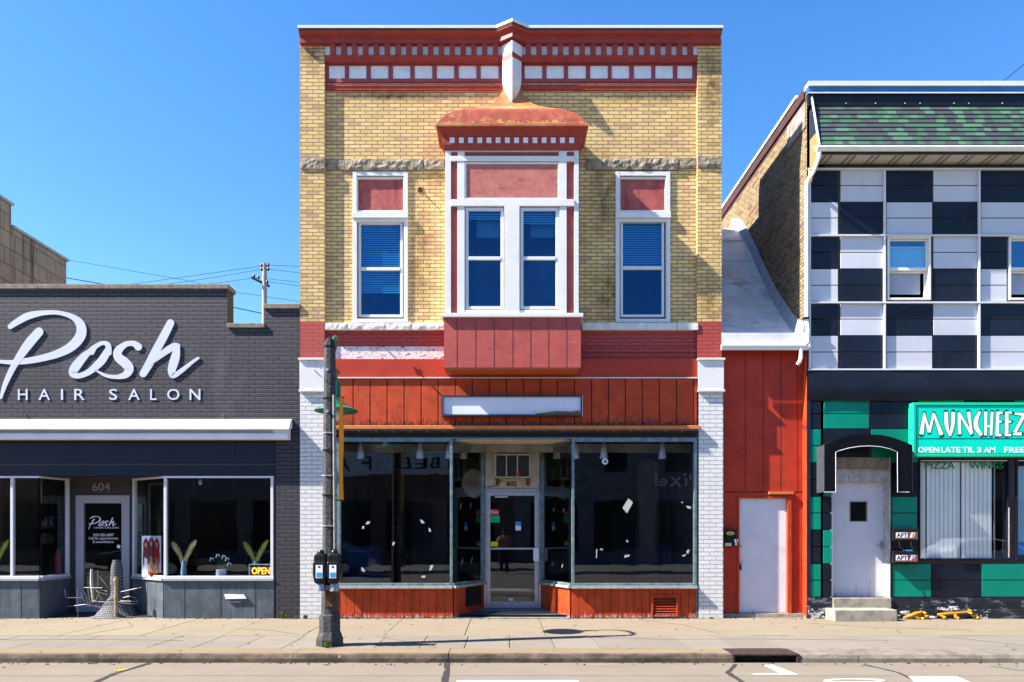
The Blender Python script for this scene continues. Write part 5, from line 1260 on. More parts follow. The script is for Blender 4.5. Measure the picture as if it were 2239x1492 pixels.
# lower part
b = MB(); yv = -.03
rings = []
for q, dy in ((812, 0), (825, -.02), (845, -.035), (862, -.03), (876, -.005)): rings.append((q, dy))
n = 30; vs_, fs2 = [], []
for i in range(n+1):
    x = CX+(CR-CX)*i/n
    for j, (q, dy) in enumerate(rings):
        vs_.append((x, yv+dy+.012*noise.noise(Vector((x*1.6, j*.5, 2))), Z(q, yv)-(.02*abs(noise.noise(Vector((x*1.5, 9, 0)))) if j == 4 else 0)))
for i in range(n):
    for j in range(4): a = i*5+j; fs2.append((a, a+5, a+6, a+1))
b.add(vs_, fs2); b.box(CX, CR, yv+.03, .03, Z(874), Z(812)); b.build('vinyl_fascia', NAVYV, pz_, smooth=True)
LD = (X(1816), X(1947), .13, Z(1000)); LWN = (X(2009), X(2208), Z(1226), Z(1006)); LWN2 = (X(2222), CR-.4, Z(1226), Z(1006))
b = MB(); wall(b, CX+.001, CR, Z(1307), Z(874), .03, .2, [(LD[0], LD[1], Z(1307)+.0001, LD[3]), LWN, LWN2]); b.build('lower_wall', DKB, pz_)
rowsL = [(875, 904, 906, 937), (939, 974, 976, 1011), (1013, 1048, 1050, 1085), (1087, 1121, 1123, 1158), (1160, 1195, 1197, 1232), (1234, 1268, 1270, 1305)]
def gp(p0, p1, ri, green, qq=None):
    for qa, qb in ([(rowsL[ri][0], rowsL[ri][1]), (rowsL[ri][2], rowsL[ri][3])] if qq is None else [qq]):
        MB().pbox(p0, p1, qa, qb, .010, .0295).build('green_panel' if green else 'black_panel', GRNP if green else BLKP, pz_, bevel=.002)
for ri in range(6):
    gp(1768.8, 1794.5, ri, ri % 2 == 1)
    if ri >= 2: gp(1800.5, 1818.5, ri, ri in (2, 4))
    if ri < 2: gp(1801.5, 1900, ri, ri == 0); 
    if ri < 1: gp(1906, 2007, ri, False)
    if ri == 1: gp(1906, 2007, ri, True)
    if 2 <= ri < 5: gp(1951, 2005, ri, ri == 3)
gp(2009, 2107, 0, True, (873, 904)); gp(2110, 2216, 0, False, (873, 904)); gp(2219, 2330, 0, True, (873, 904))
for (p0, p1, g) in ((2009, 2107, 0), (2110, 2216, 1), (2219, 2330, 0)): gp(p0, p1, 1, bool(g), (939, 1000))
for (p0, p1, g) in ((1952, 2035.5, 1), (2037.5, 2143.5, 0), (2147, 2252, 1), (2255, 2350, 0)): gp(p0, p1, 5, bool(g))
MB().box(CX-.006, X(1772.2), -.002, .0095, 0, Z(366)).build('corner_trim', NAVY, pz_)
# base
b = MB(); b.box(X(1766), X(1820), -.01, .03, -.01, Z(1307)-.002, 0); b.box(X(1768, -.025), X(1812, -.025), -.025, -.0105, -.005, Z(1330, -.025), 1)
b.box(X(1948), CR, -.01, .03, .17, Z(1307)-.002, 0); b.box(X(1948), CR, -.06, .03, -.01, .1699, 0); b.build('base_plinth', [BASEP, BASEW], pz_)
# door
yl = .235
b = MB(); b.box(LD[0]+.001, X(1820, .02), .012, .27, LD[2], LD[3]-.001, 0); b.box(X(1932, .19)+.001, LD[1]-.001, -.01, .27, LD[2], LD[3]-.001, 0); b.box(X(1820, .02)+.001, X(1932, .19), -.004, .27, Z(1024, .02), LD[3]-.002, 1); b.box(X(1820, .02)+.001, X(1932, .19), .10, .27, Z(1054, .1), Z(1024.2, .02), 0)
b.build('door_frame', [WOODG, WOODB], pz_, bevel=.004)
b = MB(); da, dc = X(1820, .02)+.001, X(1932, .19)-.0
wall(b, da, dc, LD[2]+.01, Z(1054, .1)-.002, yl-.03, yl+.02, [(X(1857, yl), X(1893, yl), Z(1140, yl), Z(1098, yl))]); pd = b.build('apartment_door', DOORP, pz_)
f = MB(); frame(f, X(1856, yl), X(1894, yl), Z(1141, yl), Z(1097, yl), .012, yl-.04, yl+.02); f.box(X(1857, yl), X(1893, yl), yl, yl+.01, Z(1140, yl), Z(1098, yl), 1); f.build('door_light', [WOODB, mat('black door glass', (.008, .008, .01), .15)], pd)
f = MB(); f.tube([(X(1925, yl), yl-.03, Z(1191, yl)), (X(1925, yl), yl-.08, Z(1191, yl)), (X(1911, yl), yl-.085, Z(1192, yl))], .012, 8); f.box(X(1922, yl), X(1928, yl), yl-.045, yl-.031, Z(1200, yl), Z(1184, yl)); f.build('door_handle', ALU, pd)
st2 = MB(); st2.box(X(1821, -.02), X(1948, -.02), -.04, .2, .0, Z(1308, -.04)); st2.build('upper_step', CONC, pz_, bevel=.008)
st2 = MB(); y1_ = -.42; 
st2.box(X(1825.5, y1_), X(1962, y1_), y1_, -.0405, -.01, Z(1334, y1_)); tag(st2.build('concrete_step', CONC, None, bevel=.012), 'loose grey concrete step below the chipped white apartment door', 'step')
# ground floor windows
def lw(W, blinds):
    x0, x1, z0, z1 = W
    f = MB(); frame(f, x0+.002, x1-.002, z0+.002, z1-.002, .03, .0, .1); w_ = f.build('shop_window', BLKP, pz_)
    MB().box(x0+.03, x1-.05, -.004, -.0005, z1-.02, z1-.006).build('head_trim', GUT, w_)
    MB().box(x0+.025, x1-.025, .03, .036, z0+.025, z1-.025).build('pane', G_CLR, w_)
    if blinds:
        f = MB(); n_ = 17; xa, xb = x0+.03, X(2160, .18)
        for k in range(n_):
            a = xa+(xb-xa)*k/n_; w2 = (xb-xa)/n_
            dd_ = .009 if k not in (1, 9) else .035
            f.add([(a, .075, z0+.04), (a+w2*1.01, .075+dd_, z0+.04), (a+w2*1.01, .075+dd_, z1), (a, .075, z1)], [(0, 1, 2, 3)])
        f.build('vertical_blind', BLIND, w_)
        MB().box(X(2172, .12), X(2174, .12), .10, .12, z0+.03, z1-.03).build('inner_mullion', ALU, w_)
        MB().box(X(2205, -.005), X(2207.5, -.005), -.006, -.001, z0+.05, Z(1110)).build('worn_strip', WOODG, w_)
    else:
        MB().box(x0+.05, x0+.4, .12, .125, z0+.1, z1-.1).build('window_poster', mat('pale cyan poster', (.3, .5, .6), .6), w_)
        MB().box(x0+.05, x0+.4, .115, .1195, z0+.1, z0+.33).build('window_poster', LBLUE, w_)
    return w_
wA = lw(LWN, True); lw(LWN2, False)
def serif_text(body, p0, p1, parent):
    text('window_lettering', body, GTXT, X(p0, .04), X(p1, .04), Z(1025.5, .02), Z(1011, .02), .026, .003, parent, bold=.015)
serif_text('PIZZA', 2022, 2087, wA); serif_text('WINGS', 2118, 2193, wA)
b = MB(); room(b, CX+.35, CR-.35, .22, 5, .1, 3.4); b.build('shop_interior', ROOMD, pz_)
# big green sign
sg2 = thing('pizza_sign', 'bright green box sign reading Muncheez, open late til 3 AM', 'sign', (X(2200), 0, Z(998)))
yf = -.15; a, c, z0, z1 = X(1997, yf), X(2460, yf), Z(999, yf), Z(880.5, yf)
f = MB(); frame(f, a, c, z0, z1, .05, yf, .008); f.build('cabinet', SGRN2, sg2, bevel=.006)
yF = yf+.012
MB().box(a+.05, c-.05, yF, .0, z0+.05, z1-.05).build('sign_face', SGRN, sg2)
f = MB(); zl = Z(959, yf)
f.box(a+.05, c-.05, yF-.003, yF-.0005, zl-.006, zl+.006); frame(f, a+.052, c-.052, z0+.052, z1-.052, .009, yF-.0035, yF-.0004); f.build('pinstripe', SDK, sg2)
MS = 299/2231.
def mz(pts): return [(X(1940+x*MS, yF), Z(860+y*MS, yF), w*.82*MS/122) for x, y, w in pts]
MUN = {'M': [[(555, 672, 84), (605, 320, 44)], [(598, 330, 36), (685, 640, 62)], [(683, 640, 52), (760, 325, 48)], [(758, 330, 36), (880, 682, 88)]],
       'U': [[(955, 308, 76), (962, 480, 78), (985, 600, 62), (1022, 700, 26)], [(1075, 308, 76), (1070, 480, 72), (1050, 600, 60), (1026, 700, 26)]],
       'N': [[(1178, 670, 66), (1172, 330, 60)], [(1165, 312, 40), (1375, 672, 60)], [(1322, 305, 74), (1378, 650, 40)]],
       'C': [[(1512, 300, 52), (1450, 430, 84), (1452, 560, 90), (1535, 690, 66)]],
       'H': [[(1606, 300, 66), (1602, 690, 52)], [(1712, 305, 56), (1690, 690, 52)], [(1612, 540, 44), (1700, 540, 44)]],
       'E': [[(1800, 305, 66), (1792, 700, 72)], [(1800, 318, 46), (1880, 318, 46)], [(1800, 465, 46), (1868, 465, 46)], [(1790, 684, 46), (1864, 684, 46)]],
       'e': [[(1950, 305, 66), (1945, 700, 72)], [(1950, 318, 46), (2030, 318, 46)], [(1950, 465, 46), (2020, 465, 46)], [(1945, 684, 46), (2020, 684, 46)]],
       'Z': [[(2078, 332, 46), (2250, 352, 60)], [(2235, 350, 62), (2078, 640, 66)], [(2050, 668, 44), (2190, 664, 66)]]}
b1, b2 = MB(), MB()
for ch, sts in MUN.items():
    b1, b2 = MB(), MB()
    for i, st in enumerate(sts):
        stroke(b1, mz(st), yF-.0015-.0002*i, .001, 0, smooth=len(st) > 2, grow=11*MS/122); stroke(b2, mz(st), yF-.004-.0002*i, .001, 0, smooth=len(st) > 2, caps=False)
    b1.build('letter_outline', SDK, sg2); b2.build('sign_letter', SCRM, sg2)
for wd, p0, p1 in (('OPEN', 2007, 2053.5), ('LATE', 2058, 2100), ('TIL', 2104, 2131), ('3', 2136.5, 2145.5), ('AM', 2151, 2176)): text('sign_lettering', wd, SWHT, X(p0, yF), X(p1, yF), Z(990, yF), Z(978, yF), yF-.001, .001, sg2, bold=.018)
text('sign_lettering', 'FREE', SWHT, X(2196, yF), X(2241, yF), Z(990, yF), Z(978, yF), yF-.001, .001, sg2, bold=.018)
# arched canopy over the apartment door
ca = thing('door_canopy', 'black arched vinyl canopy with white piping over the apartment door', 'canopy', (X(1895), 0, Z(1077)))
yc_ = -.30
def cpt(u, v): return X(1760+u/1554*250, yc_), Z(860+v/1492*240, yc_)
outer = [(265, 705), (400, 640), (560, 590), (720, 567), (880, 563), (1040, 570), (1180, 600), (1330, 650), (1460, 705)]
inner = [(1255, 800), (1150, 757), (1020, 728), (880, 718), (740, 724), (600, 746), (500, 772), (418, 800)]
outl = [(265, 1345)]+outer+[(1460, 1345), (1262, 1345)]+inner+[(425, 1345)]
P2 = [cpt(u, v) for u, v in outl]
# front valance as strips so the outline stays clean
f = MB(); up = catmull([(*cpt(u, v), 0) for u, v in outer], 4); lo = catmull([(*cpt(u, v), 0) for u, v in reversed([(1460, 850)]+inner+[(265, 860)])], 4)
def interp(L_, x):
    for i in range(len(L_)-1):
        if L_[i][0] <= x <= L_[i+1][0]: t = (x-L_[i][0])/max(1e-6, L_[i+1][0]-L_[i][0]); return L_[i][1]+(L_[i+1][1]-L_[i][1])*t
    return L_[0][1] if x < L_[0][0] else L_[-1][1]
xa, xb = cpt(265, 0)[0], cpt(1460, 0)[0]; N_ = 40
prev = None
top = [(xa+(xb-xa)*k/N_, interp(up, xa+(xb-xa)*k/N_)) for k in range(N_+1)]
bot = [(xa+(xb-xa)*k/N_, interp(lo, xa+(xb-xa)*k/N_)) for k in range(N_+1)]
f.prism(top+bot[::-1], yc_, yc_+.012)
zleg = cpt(0, 1345)[1]
for u0, u1 in ((265, 421), (1258, 1460)):
    x0, x1 = cpt(u0, 0)[0], cpt(u1, 0)[0]
    f.prism([(x0, zleg), (x1, zleg), (x1, interp(bot, x1)), (x0, interp(bot, x0))], yc_+.0005, yc_+.0118)
f.build('valance', CANV, ca)
f = MB()
f.loft([[(x, yc_+.0005, z) for x, z in top], [(x, .028, z+.0) for x, z in top], [(x, .028, z-.01) for x, z in top], [(x, yc_+.0005, z-.01) for x, z in top]], 0, closed=False, cap=False); f.build('canopy_top', CANV, ca)
for x0, s_ in ((xa, 1), (xb, -1)):
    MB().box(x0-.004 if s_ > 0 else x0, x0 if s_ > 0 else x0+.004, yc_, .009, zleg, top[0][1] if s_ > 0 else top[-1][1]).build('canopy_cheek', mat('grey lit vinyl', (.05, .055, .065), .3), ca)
f = MB(); inn = [cpt(418, 1340)]+[cpt(u, v) for u, v in reversed(inner)]+[cpt(1258, 1345), cpt(1415, 1345)]
f.tube([(x, yc_-.004, z) for x, z in inn], .006, 6); f.tube([(xa, yc_, zleg), (cpt(421, 0)[0], yc_, zleg)], .007, 6); f.build('piping', PIPE, ca)
# apartment mailboxes
for num, q in (('1', 1164), ('2', 1213.5)):
    ym2 = -.10; m_ = thing('apartment_mailbox', 'black mailbox with brown APT %s plaque, %s of the pair' % (num, 'upper' if num == '1' else 'lower'), 'mailbox', (X(1981), 0, Z(q+20)), 'mailboxes between door and window')
    MB().box(X(1953.5, ym2), X(2008, ym2), ym2, .008, Z(q+19, ym2), Z(q-8, ym2)).build('body', METER, m_, bevel=.006)
    MB().box(X(1958, ym2), X(2006, ym2), ym2-.006, ym2-.0005, Z(q+15, ym2), Z(q, ym2)).build('plaque', PLAQ, m_)
    MB().box(X(1959, ym2), X(1984, ym2), ym2-.0085, ym2-.0065, Z(q+12, ym2), Z(q+.8, ym2)).build('plaque_tile', LWHT, m_)
    MB().prism([(X(1988.5, ym2), Z(q+12, ym2)), (X(1997, ym2), Z(q+12, ym2)), (X(2001, ym2), Z(q+.8, ym2)), (X(1992.5, ym2), Z(q+.8, ym2))], ym2-.0085, ym2-.0065).build('plaque_tile', LWHT, m_)
    text('plaque_lettering', 'APT', INK, X(1960, ym2), X(1983, ym2), Z(q+11, ym2), Z(q+2, ym2), ym2-.0088, .001, m_, bold=.02)
    text('plaque_number', num, INK, X(1992 if num == '2' else 1993.5, ym2), X(1998, ym2), Z(q+11, ym2), Z(q+2, ym2), ym2-.0088, .001, m_, bold=.02, shear=.35)
    for p in (1967, 1993):
        MB().tube([(X(p, ym2), ym2+.01, Z(q+19, ym2)), (X(p, ym2), ym2-.01, Z(q+33, ym2)), (X(p+3, ym2), ym2-.03, Z(q+36, ym2)), (X(p+3, ym2), ym2-.045, Z(q+33, ym2))], .008, 6).build('paper_hook', INK, m_)
    if num == '2': MB().box(X(1977, ym2), X(1997, ym2), ym2+.02, ym2+.03, Z(q-8.2, ym2), Z(q-11, ym2)).build('blue_envelope', LBLUE, m_)
# yellow fire hose inlets at the base
def inlet(label, parts):
    xs = [X(p, -.12) for pl in parts for p, q, r_ in pl]
    h = thing('hose_inlet', label, 'hose inlet', (sum(xs)/len(xs), -.12, 0), 'yellow hose inlets at the wall base')
    for i, pl in enumerate(parts):
        f = MB(); f.tube([(X(p, -.12), -.12-.03*math.sin(k*1.7), max(.02, Z(q, -.12))) for k, (p, q, r_) in enumerate(pl)], [r_ for _, _, r_ in pl], 10)
        f.build('pipe' if i == 0 else 'branch', YEL, h, smooth=True)
        p, q, r_ = pl[-1]
        MB().tube([(X(p, -.12), -.12, max(.02, Z(q, -.12))), (X(p, -.12)+.02, -.19, max(.018, Z(q, -.12)-.02))], [r_*1.3, r_*1.15], 10).build('cap', YEL, h, smooth=True)
inlet('low yellow hose inlet stub beside the concrete step', [[(1975, 1352, .018), (1988, 1347, .034), (2004, 1342, .040), (2022, 1345, .026)], [(1992, 1346, .030), (2006, 1352, .028), (2014, 1356, .02)], [(2000, 1342, .02), (2012, 1338, .022), (2018, 1339, .018)]])
inlet('wider yellow twin hose inlet under the blinds window', [[(2050, 1344, .022), (2070, 1342, .026), (2096, 1341, .024), (2118, 1339, .018)], [(2086, 1342, .038), (2088, 1350, .032), (2090, 1357, .026)], [(2120, 1340, .02), (2126, 1346, .03), (2132, 1349, .024)], [(2052, 1344, .024), (2060, 1348, .022)], [(2116, 1339, .012), (2117, 1333, .010)]])
for p0, p1, q0, q1 in ((1968, 1990, 1336, 1350), (2046, 2096, 1326, 1339), (2020, 2050, 1347, 1357), (2130, 2160, 1344, 1357), (1962, 1974, 1345, 1356)):
    f = MB(); rockface(f, X(p0, -.07), X(p1, -.07), max(0, Z(q1, -.07)), Z(q0, -.07), -.065, -.0605, .03, seed=p0, step=.03); f.build('broken_masonry', BASEW, pz_)

# ================================================================== BACKGROUND
tb = thing('tan_building', 'tall stained tan block building behind the salon at the left edge', 'building', (-14, 8, 0))
TX = X(145, 6.87)
b = MB(); b.box(TX-9, TX, X(0)*0+4.65, 6.87, 0, 8.95); b.box(TX-9, TX, .3, 4.649, 0, 9.48); b.build('block_wall', BLK, tb)
b = MB(); b.box(TX-.3, TX+.05, 4.66, 6.92, 8.951, 9.02); b.box(TX-.3, TX+.05, .28, 4.69, 9.481, 9.55); b.build('coping', mat('pale coping', (.45, .42, .4), .6), tb)
PY = 20.
pole = thing('utility_pole', 'grey utility pole with tilted crossarm behind the salon roof', 'utility pole', (X(578.5, PY), PY, 0))
zp = Z(577, PY)
MB().lathe([(.15, 0), (.105, zp), (.0, zp+.01)], X(578.5, PY), PY, 12).build('pole', WOODP, pole, smooth=True)
f = MB(); f.tube([(X(553, PY), PY-.2, Z(610, PY)), (X(588, PY), PY+.1, Z(625, PY))], .06, 4); f.build('crossarm', mat('dark arm', (.06, .055, .05), .8), pole)
for p, q in ((556, 604), (566, 607), (585, 617), (573, 580), (573, 589), (587, 580), (587, 589)):
    MB().lathe([(.04, Z(q, PY)-.08), (.07, Z(q, PY)-.03), (.05, Z(q, PY)+.02), (.03, Z(q, PY)+.08)], X(p, PY), PY-.05, 8).build('insulator', INK, pole)
wires = [([(145, 568), (400, 612), (520, 640), (656, 660), (1100, 720)], 'from the tan building corner down to the right'), ([(573, 582), (480, 595), (388, 608), (300, 620), (-100, 668), (-700, 700)], 'top left wire from the pole head'), ([(573, 589), (480, 605), (400, 617), (320, 628), (-100, 680), (-700, 712)], 'second left wire from the pole head'),
         ([(566, 606), (500, 616), (430, 624), (-100, 692), (-700, 722)], 'left wire from the crossarm'), ([(587, 580), (656, 583), (1100, 600), (1900, 575)], 'top right wire from the pole head'), ([(587, 589), (656, 597), (1100, 615), (1900, 590)], 'second right wire from the pole head'), ([(585, 610), (656, 618), (1100, 640), (1900, 610)], 'upper right wire from the crossarm'), ([(585, 616), (656, 626), (1100, 650), (1900, 622)], 'lower right wire from the crossarm'), ([(100, 600), (470, 664), (575, 686), (660, 702), (1100, 770)], 'thick low cable through the parapet notch')]
for pts, lb in wires:
    y_ = PY
    P3 = [(X(p, y_), y_, Z(q, y_)) for p, q in pts]
    tag(MB().tube(P3, .022 if 'thick' in lb else .010, 5).build('power_line', INK), 'thin dark power line, '+lb, 'power line', 'power lines behind the salon')
tag(MB().tube([(X(2075, 9), 9, 8.76), (X(2160, 9), 9, Z(205, 9)), (X(2260, 9), 9, Z(124, 9)), (X(2420, 9), 9, Z(0, 9))], .012, 5).build('guy_wire', INK), 'thin wire rising to the right behind the pizza shop roof', 'wire')

# ================================================================== LAMP POST
LY = -3.03; LX = X(721, LY)
lp = thing('lamp_post', 'octagonal speckled concrete lamp post with green shade on the sidewalk', 'lamp post', (LX, LY, 0))
f = MB(); hz = Z(762, LY)
f.lathe([(.185, 0), (.185, .09), (.145, .20), (.145, .42), (.118, .435), (.10, 1.35), (.079, hz)], LX, LY, 8, rot=R(22.5)); f.build('post', AGG, lp, bevel=.006)
f = MB(); f.lathe([(.082, hz+.0005), (.085, hz+.03), (.05, hz+.12), (.03, hz+.14)], LX, LY, 8, rot=R(22.5)); f.build('post_cap', INK, lp)
f = MB()
arc = []
SY = -2.4; szl = Z(897, SY)
for k in range(13):
    t = math.pi*k/12; arc.append((LX+.03+(X(727, SY)-LX-.03)*(1-math.cos(t))/2+.05*math.sin(t), LY+(SY-LY)*(1-math.cos(t))/2, hz+.05+.16*math.sin(t)))
f.tube([(LX+.02, LY, hz-.02)]+arc+[(X(728, SY), SY, hz-.25), (X(731, SY), SY, szl+.6), (X(736, SY), SY, szl+.36)], .032, 10); f.build('gooseneck_arm', GREEN, lp, smooth=True)
cxs = X(735, SY)
f = MB(); f.lathe([(.055, szl+.42), (.065, szl+.40), (.065, szl+.22), (.10, szl+.15), (.14, szl+.08), (.16, szl+.06), (.31, szl), (.315, szl-.02), (.30, szl-.025), (.15, szl+.03), (.05, szl+.04)], cxs, SY, 28); f.build('lamp_shade', GREEN, lp, smooth=True)
f = MB(); f.lathe([(.06, szl+.03), (.085, szl-.02), (.08, szl-.09), (.04, szl-.14), (.01, szl-.15)], cxs, SY, 16); f.build('lamp_globe', BULBM, lp, smooth=True)
f = MB(); f.tube([(LX+.075, LY-.07, Z(866, LY)), (LX+.09, LY-.075, Z(1200, LY))], .024, 8); f.build('conduit', AGGL, lp)
for q in (872, 948, 985, 1041, 1083, 1150): MB().lathe([(.095+.00006*(q-872), Z(q, LY)-.008), (.095+.00006*(q-872), Z(q, LY)+.008)], LX, LY, 8, rot=R(22.5)).build('strap', ALU if q in (948, 1041, 1150) else INK, lp)
for q in (812, 902): MB().tube([(LX-.01, LY-.07, Z(q, LY)), (LX-.01, LY-.11, Z(q, LY))], .02, 10).build('bolt_head', ALU, lp)
MB().box(LX-.03, LX+.07, LY-.125, LY-.09, Z(1325, LY), Z(1290, LY)).build('access_plate', RUST, lp)
bn = thing('street_banner', 'narrow orange banner hung edge on from the lamp post', 'banner', (X(743, -2.8), -2.8, Z(1095, -2.8)))
f = MB(); yb1, yb2 = LY-.02, LY+.15
n = 18; zt_, zb2 = Z(866, LY), Z(1092, LY); vs_, fs2 = [], []
for i in range(n+1):
    for j in range(5):
        y = yb1+(yb2-yb1)*j/4; z = zb2+(zt_-zb2)*i/n
        vs_.append((X(741, LY)+.006+.006*math.sin(i*.5+j*.6)+.004*j, y, z))
for i in range(n):
    for j in range(4): a = i*5+j; fs2.append((a, a+5, a+6, a+1))
f.add(vs_, fs2); bo = f.build('cloth', BANN, bn, smooth=True); so_ = bo.modifiers.new('thick', 'SOLIDIFY'); so_.thickness = .008
for z in (zt_+.01, zb2-.01): MB().tube([(LX+.05, LY+.0, z), (X(741, LY)+.03, yb2+.04, z)], .01, 8).build('banner_rod', INK, bn)
# parking meters
for i, p in enumerate((701.5, 731)):
    ym3 = -3.22; c = X(p, ym3)
    m_ = thing('parking_meter', ['black parking meter left of the lamp post front', 'black parking meter right of the lamp post front'][i], 'parking meter', (c, ym3, Z(1290, ym3)), 'parking meters on the lamp post')
    zt2, zb3 = Z(1203, ym3), Z(1276, ym3)
    def mr(z, w, d): return [(c-w, ym3-d, z), (c-w*.8, ym3-d*1.25, z), (c+w*.8, ym3-d*1.25, z), (c+w, ym3-d, z), (c+w, ym3+d, z), (c-w, ym3+d, z)]
    H_ = zt2-zb3
    MB().loft([mr(zb3, .055, .05), mr(zb3+H_*.06, .078, .06), mr(zb3+H_*.30, .095, .068), mr(zb3+H_*.62, .09, .068), mr(zb3+H_*.66, .082, .062), mr(zb3+H_*.84, .078, .06), mr(zb3+H_*.90, .055, .05)]).build('housing', METER, m_, bevel=.006)
    MB().lathe([(.05, zb3+H_*.90), (.048, zb3+H_*.95), (.03, zt2), (.005, zt2+.005)], c, ym3, 16).build('dome', METER, m_, smooth=True)
    yl2 = ym3-.088
    MB().box(c-.046, c+.046, yl2-.003, yl2, zb3+H_*.17, zb3+H_*.56).build('label', LWHT, m_)
    MB().box(c-.036, c+.036, yl2-.005, yl2-.0032, zb3+H_*.20, zb3+H_*.34).build('label_patch', LBLUE, m_)
    MB().box(c-.014, c+.014, yl2-.005, yl2-.0032, zb3+H_*.48, zb3+H_*.53).build('label_patch', INK, m_)
    MB().lathe([(.07, zb3-.10), (.065, zb3-.06), (.055, zb3-.001)], c, ym3, 16).build('collar', MBRK, m_, smooth=True)
    MB().box(min(c, LX)+.0, max(c, LX)-.0, ym3+.02, ym3+.10, zb3-.09, zb3-.03).build('bracket', MBRK, m_)

# ================================================================== WEEDS
def weed(px, q_, y, h, n, label):
    c = X(px, y); b = MB()
    for k in range(n):
        a = random.uniform(0, 6.28); l = h*random.uniform(.5, 1); sp = random.uniform(.2, .8)
        p0 = Vector((c+random.uniform(-.03, .03), y, .0)); p1 = p0+Vector((math.cos(a)*l*sp*.5, -abs(math.sin(a))*l*sp*.4, l*.7)); p2 = p0+Vector((math.cos(a)*l*sp, -abs(math.sin(a))*l*sp*.8, l*(1-sp*.4)))
        w = Vector((-math.sin(a), math.cos(a), 0))*random.uniform(.006, .013)
        b.add([p0-w*.4, p0+w*.4, p1+w, p2, p1-w], [(0, 1, 2, 3, 4)])
    tag(b.build('weed', WEED), label, 'weed', 'weeds along the walls')
weed(620, 1345, -.05, .20, 26, 'tallest weed against the charcoal brick pier'); weed(650, 1350, -.05, .07, 18, 'tiny weed at the joint of dark and white brick'); weed(668, 1350, -.06, .10, 40, 'low spreading weed at the foot of the left white pier')
weed(716, 1410, -3.25, .12, 24, 'green weed at the front foot of the lamp post'); weed(1556, 1352, -.05, .045, 30, 'flat weed at the foot of the right white pier')

# ================================================================== ACROSS THE STREET (seen only as reflections)
OY = -22.
sw2 = MB(); sw2.box(-60, 60, -400*0-22, -15.2, GZ-.05, .0); struct(sw2, 'sidewalk', PAVG)
row = [(-34, -19, 7.6, (.13, .08, .06)), (-18.99, -9.5, 6.6, (.10, .085, .075)), (-9.49, .5, 6.9, (.09, .055, .045)), (.51, 12, 6.3, (.10, .10, .11)), (12.01, 22, 7.0, (.12, .07, .05)), (22.01, 36, 6.2, (.11, .10, .08))]
WGL = mat('dark window glass', (.015, .018, .02), .12)
row = [(a, b_, h_, tuple(min(.5, k*1.9) for k in c_)) for a, b_, h_, c_ in row]
for i, (x0, x1, h, c) in enumerate(row):
    o = thing('street_building', ['brown corner shop', 'grey brown shop', 'dark brick shop with letter sign', 'grey shop with logo sign', 'red brown shop', 'olive grey shop'][i]+' across the street, mirrored in the windows', 'building', ((x0+x1)/2, OY-5, 0), 'shops across the street')
    MB().box(x0, x1, OY-12, OY, 0, h).build('wall', mat('opposite wall %d' % i, c, .8, .2, 2), o)
    MB().box(x0+.1, x1-.1, OY-.001, OY+.25, h-.5, h-.1).build('cornice', DKB, o)
    x = x0+.8
    while x+2.2 < x1:
        MB().box(x, x+2.2, OY-.002, OY+.04, .6, 3.0).build('shop_window', WGL, o)
        MB().box(x+.5, x+1.6, OY-.002, OY+.04, 4.4, 6.0).build('window', WGL, o); x += 3.0
    if i == 2:
        sb = MB().box(-8.6, -2.2, OY+.05, OY+.15, 4.25, 5.35).build('sign_board', mat('pale sign board', (.62, .64, .68), .6), o)
        for ch, xx_ in (('A', -8.0), ('F', -6.9), ('E', -5.0), ('E', -4.3), ('B', -3.6), ('N', -2.7)):
            text('sign_letter', ch, INK, xx_+.5, xx_, 4.5, 5.1, OY+.16, .02, o, flip=True)
    if i == 3:
        text('sign_lettering', 'Pixel', LWHT, 9.4, 7.2, 3.7, 4.3, OY+.06, .02, o, flip=True)
# parked cars on the far side
def car(name, x, y, m, label, face=1):
    r = thing('parked_car', label, 'car', (x, y, GZ), 'cars parked across the street')
    g = GZ
    sil = [(-2.2, .35), (-2.25, .6), (-2.1, .85), (-1.3, .95), (-.65, 1.38), (.3, 1.44), (1.0, 1.30), (1.65, .98), (2.1, .92), (2.25, .7), (2.2, .35)]
    sil = [(x+face*a, g+b) for a, b in sil]
    body = MB(); n_ = len(sil); rings = []
    for dy, s_ in ((-.86, .96), (-.80, 1), (.80, 1), (.86, .96)):
        rings.append([(px_, y+dy*(1 if (pz2-g) < 1.0 else .82), g+(pz2-g)*s_) for px_, pz2 in sil])
    body.loft(rings); bo = body.build('body', m, r, bevel=.03)
    for sgn in (1, -1):
        w_ = MB(); pts = [(-1.05, .98), (-.58, 1.32), (.28, 1.37), (.92, 1.25), (1.3, 1.0)]
        w_.prism([(x+face*a, g+b) for a, b in pts], y+sgn*.80, y+sgn*.845); w_.build('side_window', WGL, r)
        for wx in (-1.4, 1.35):
            t = MB(); t.tube([(x+face*wx, y+sgn*.70, g+.32), (x+face*wx, y+sgn*.88, g+.32)], .32, 20); wo = t.build('wheel', TYRE, r)
            MB().tube([(x+face*wx, y+sgn*.88, g+.32), (x+face*wx, y+sgn*.89, g+.32)], .2, 16).build('rim', SILV, wo)
    MB().box(x+face*2.16, x+face*2.24, y+.5, y+.8, g+.72, g+.86).build('tail_light', LRED, r)
cw1 = mat('white car paint', (.7, .7, .72), .2, .02, 1, spec=.6); cb1 = mat('black car paint', (.015, .015, .018), .15, .02, 1, spec=.6); cbl = mat('dark blue car paint', (.02, .06, .16), .15, .02, 1, spec=.6)
car('a', 17.5, -14.2, cw1, 'white sedan across the street, mirrored in the pizza shop window'); car('b', 22.6, -14.2, cb1, 'black sedan parked ahead of the white one across the street')
car('c', -7.2, -14.2, cbl, 'dark blue sedan across the street, mirrored in the left shop window'); car('d', -13.5, -14.2, cb1, 'black sedan across the street, mirrored in the salon window')

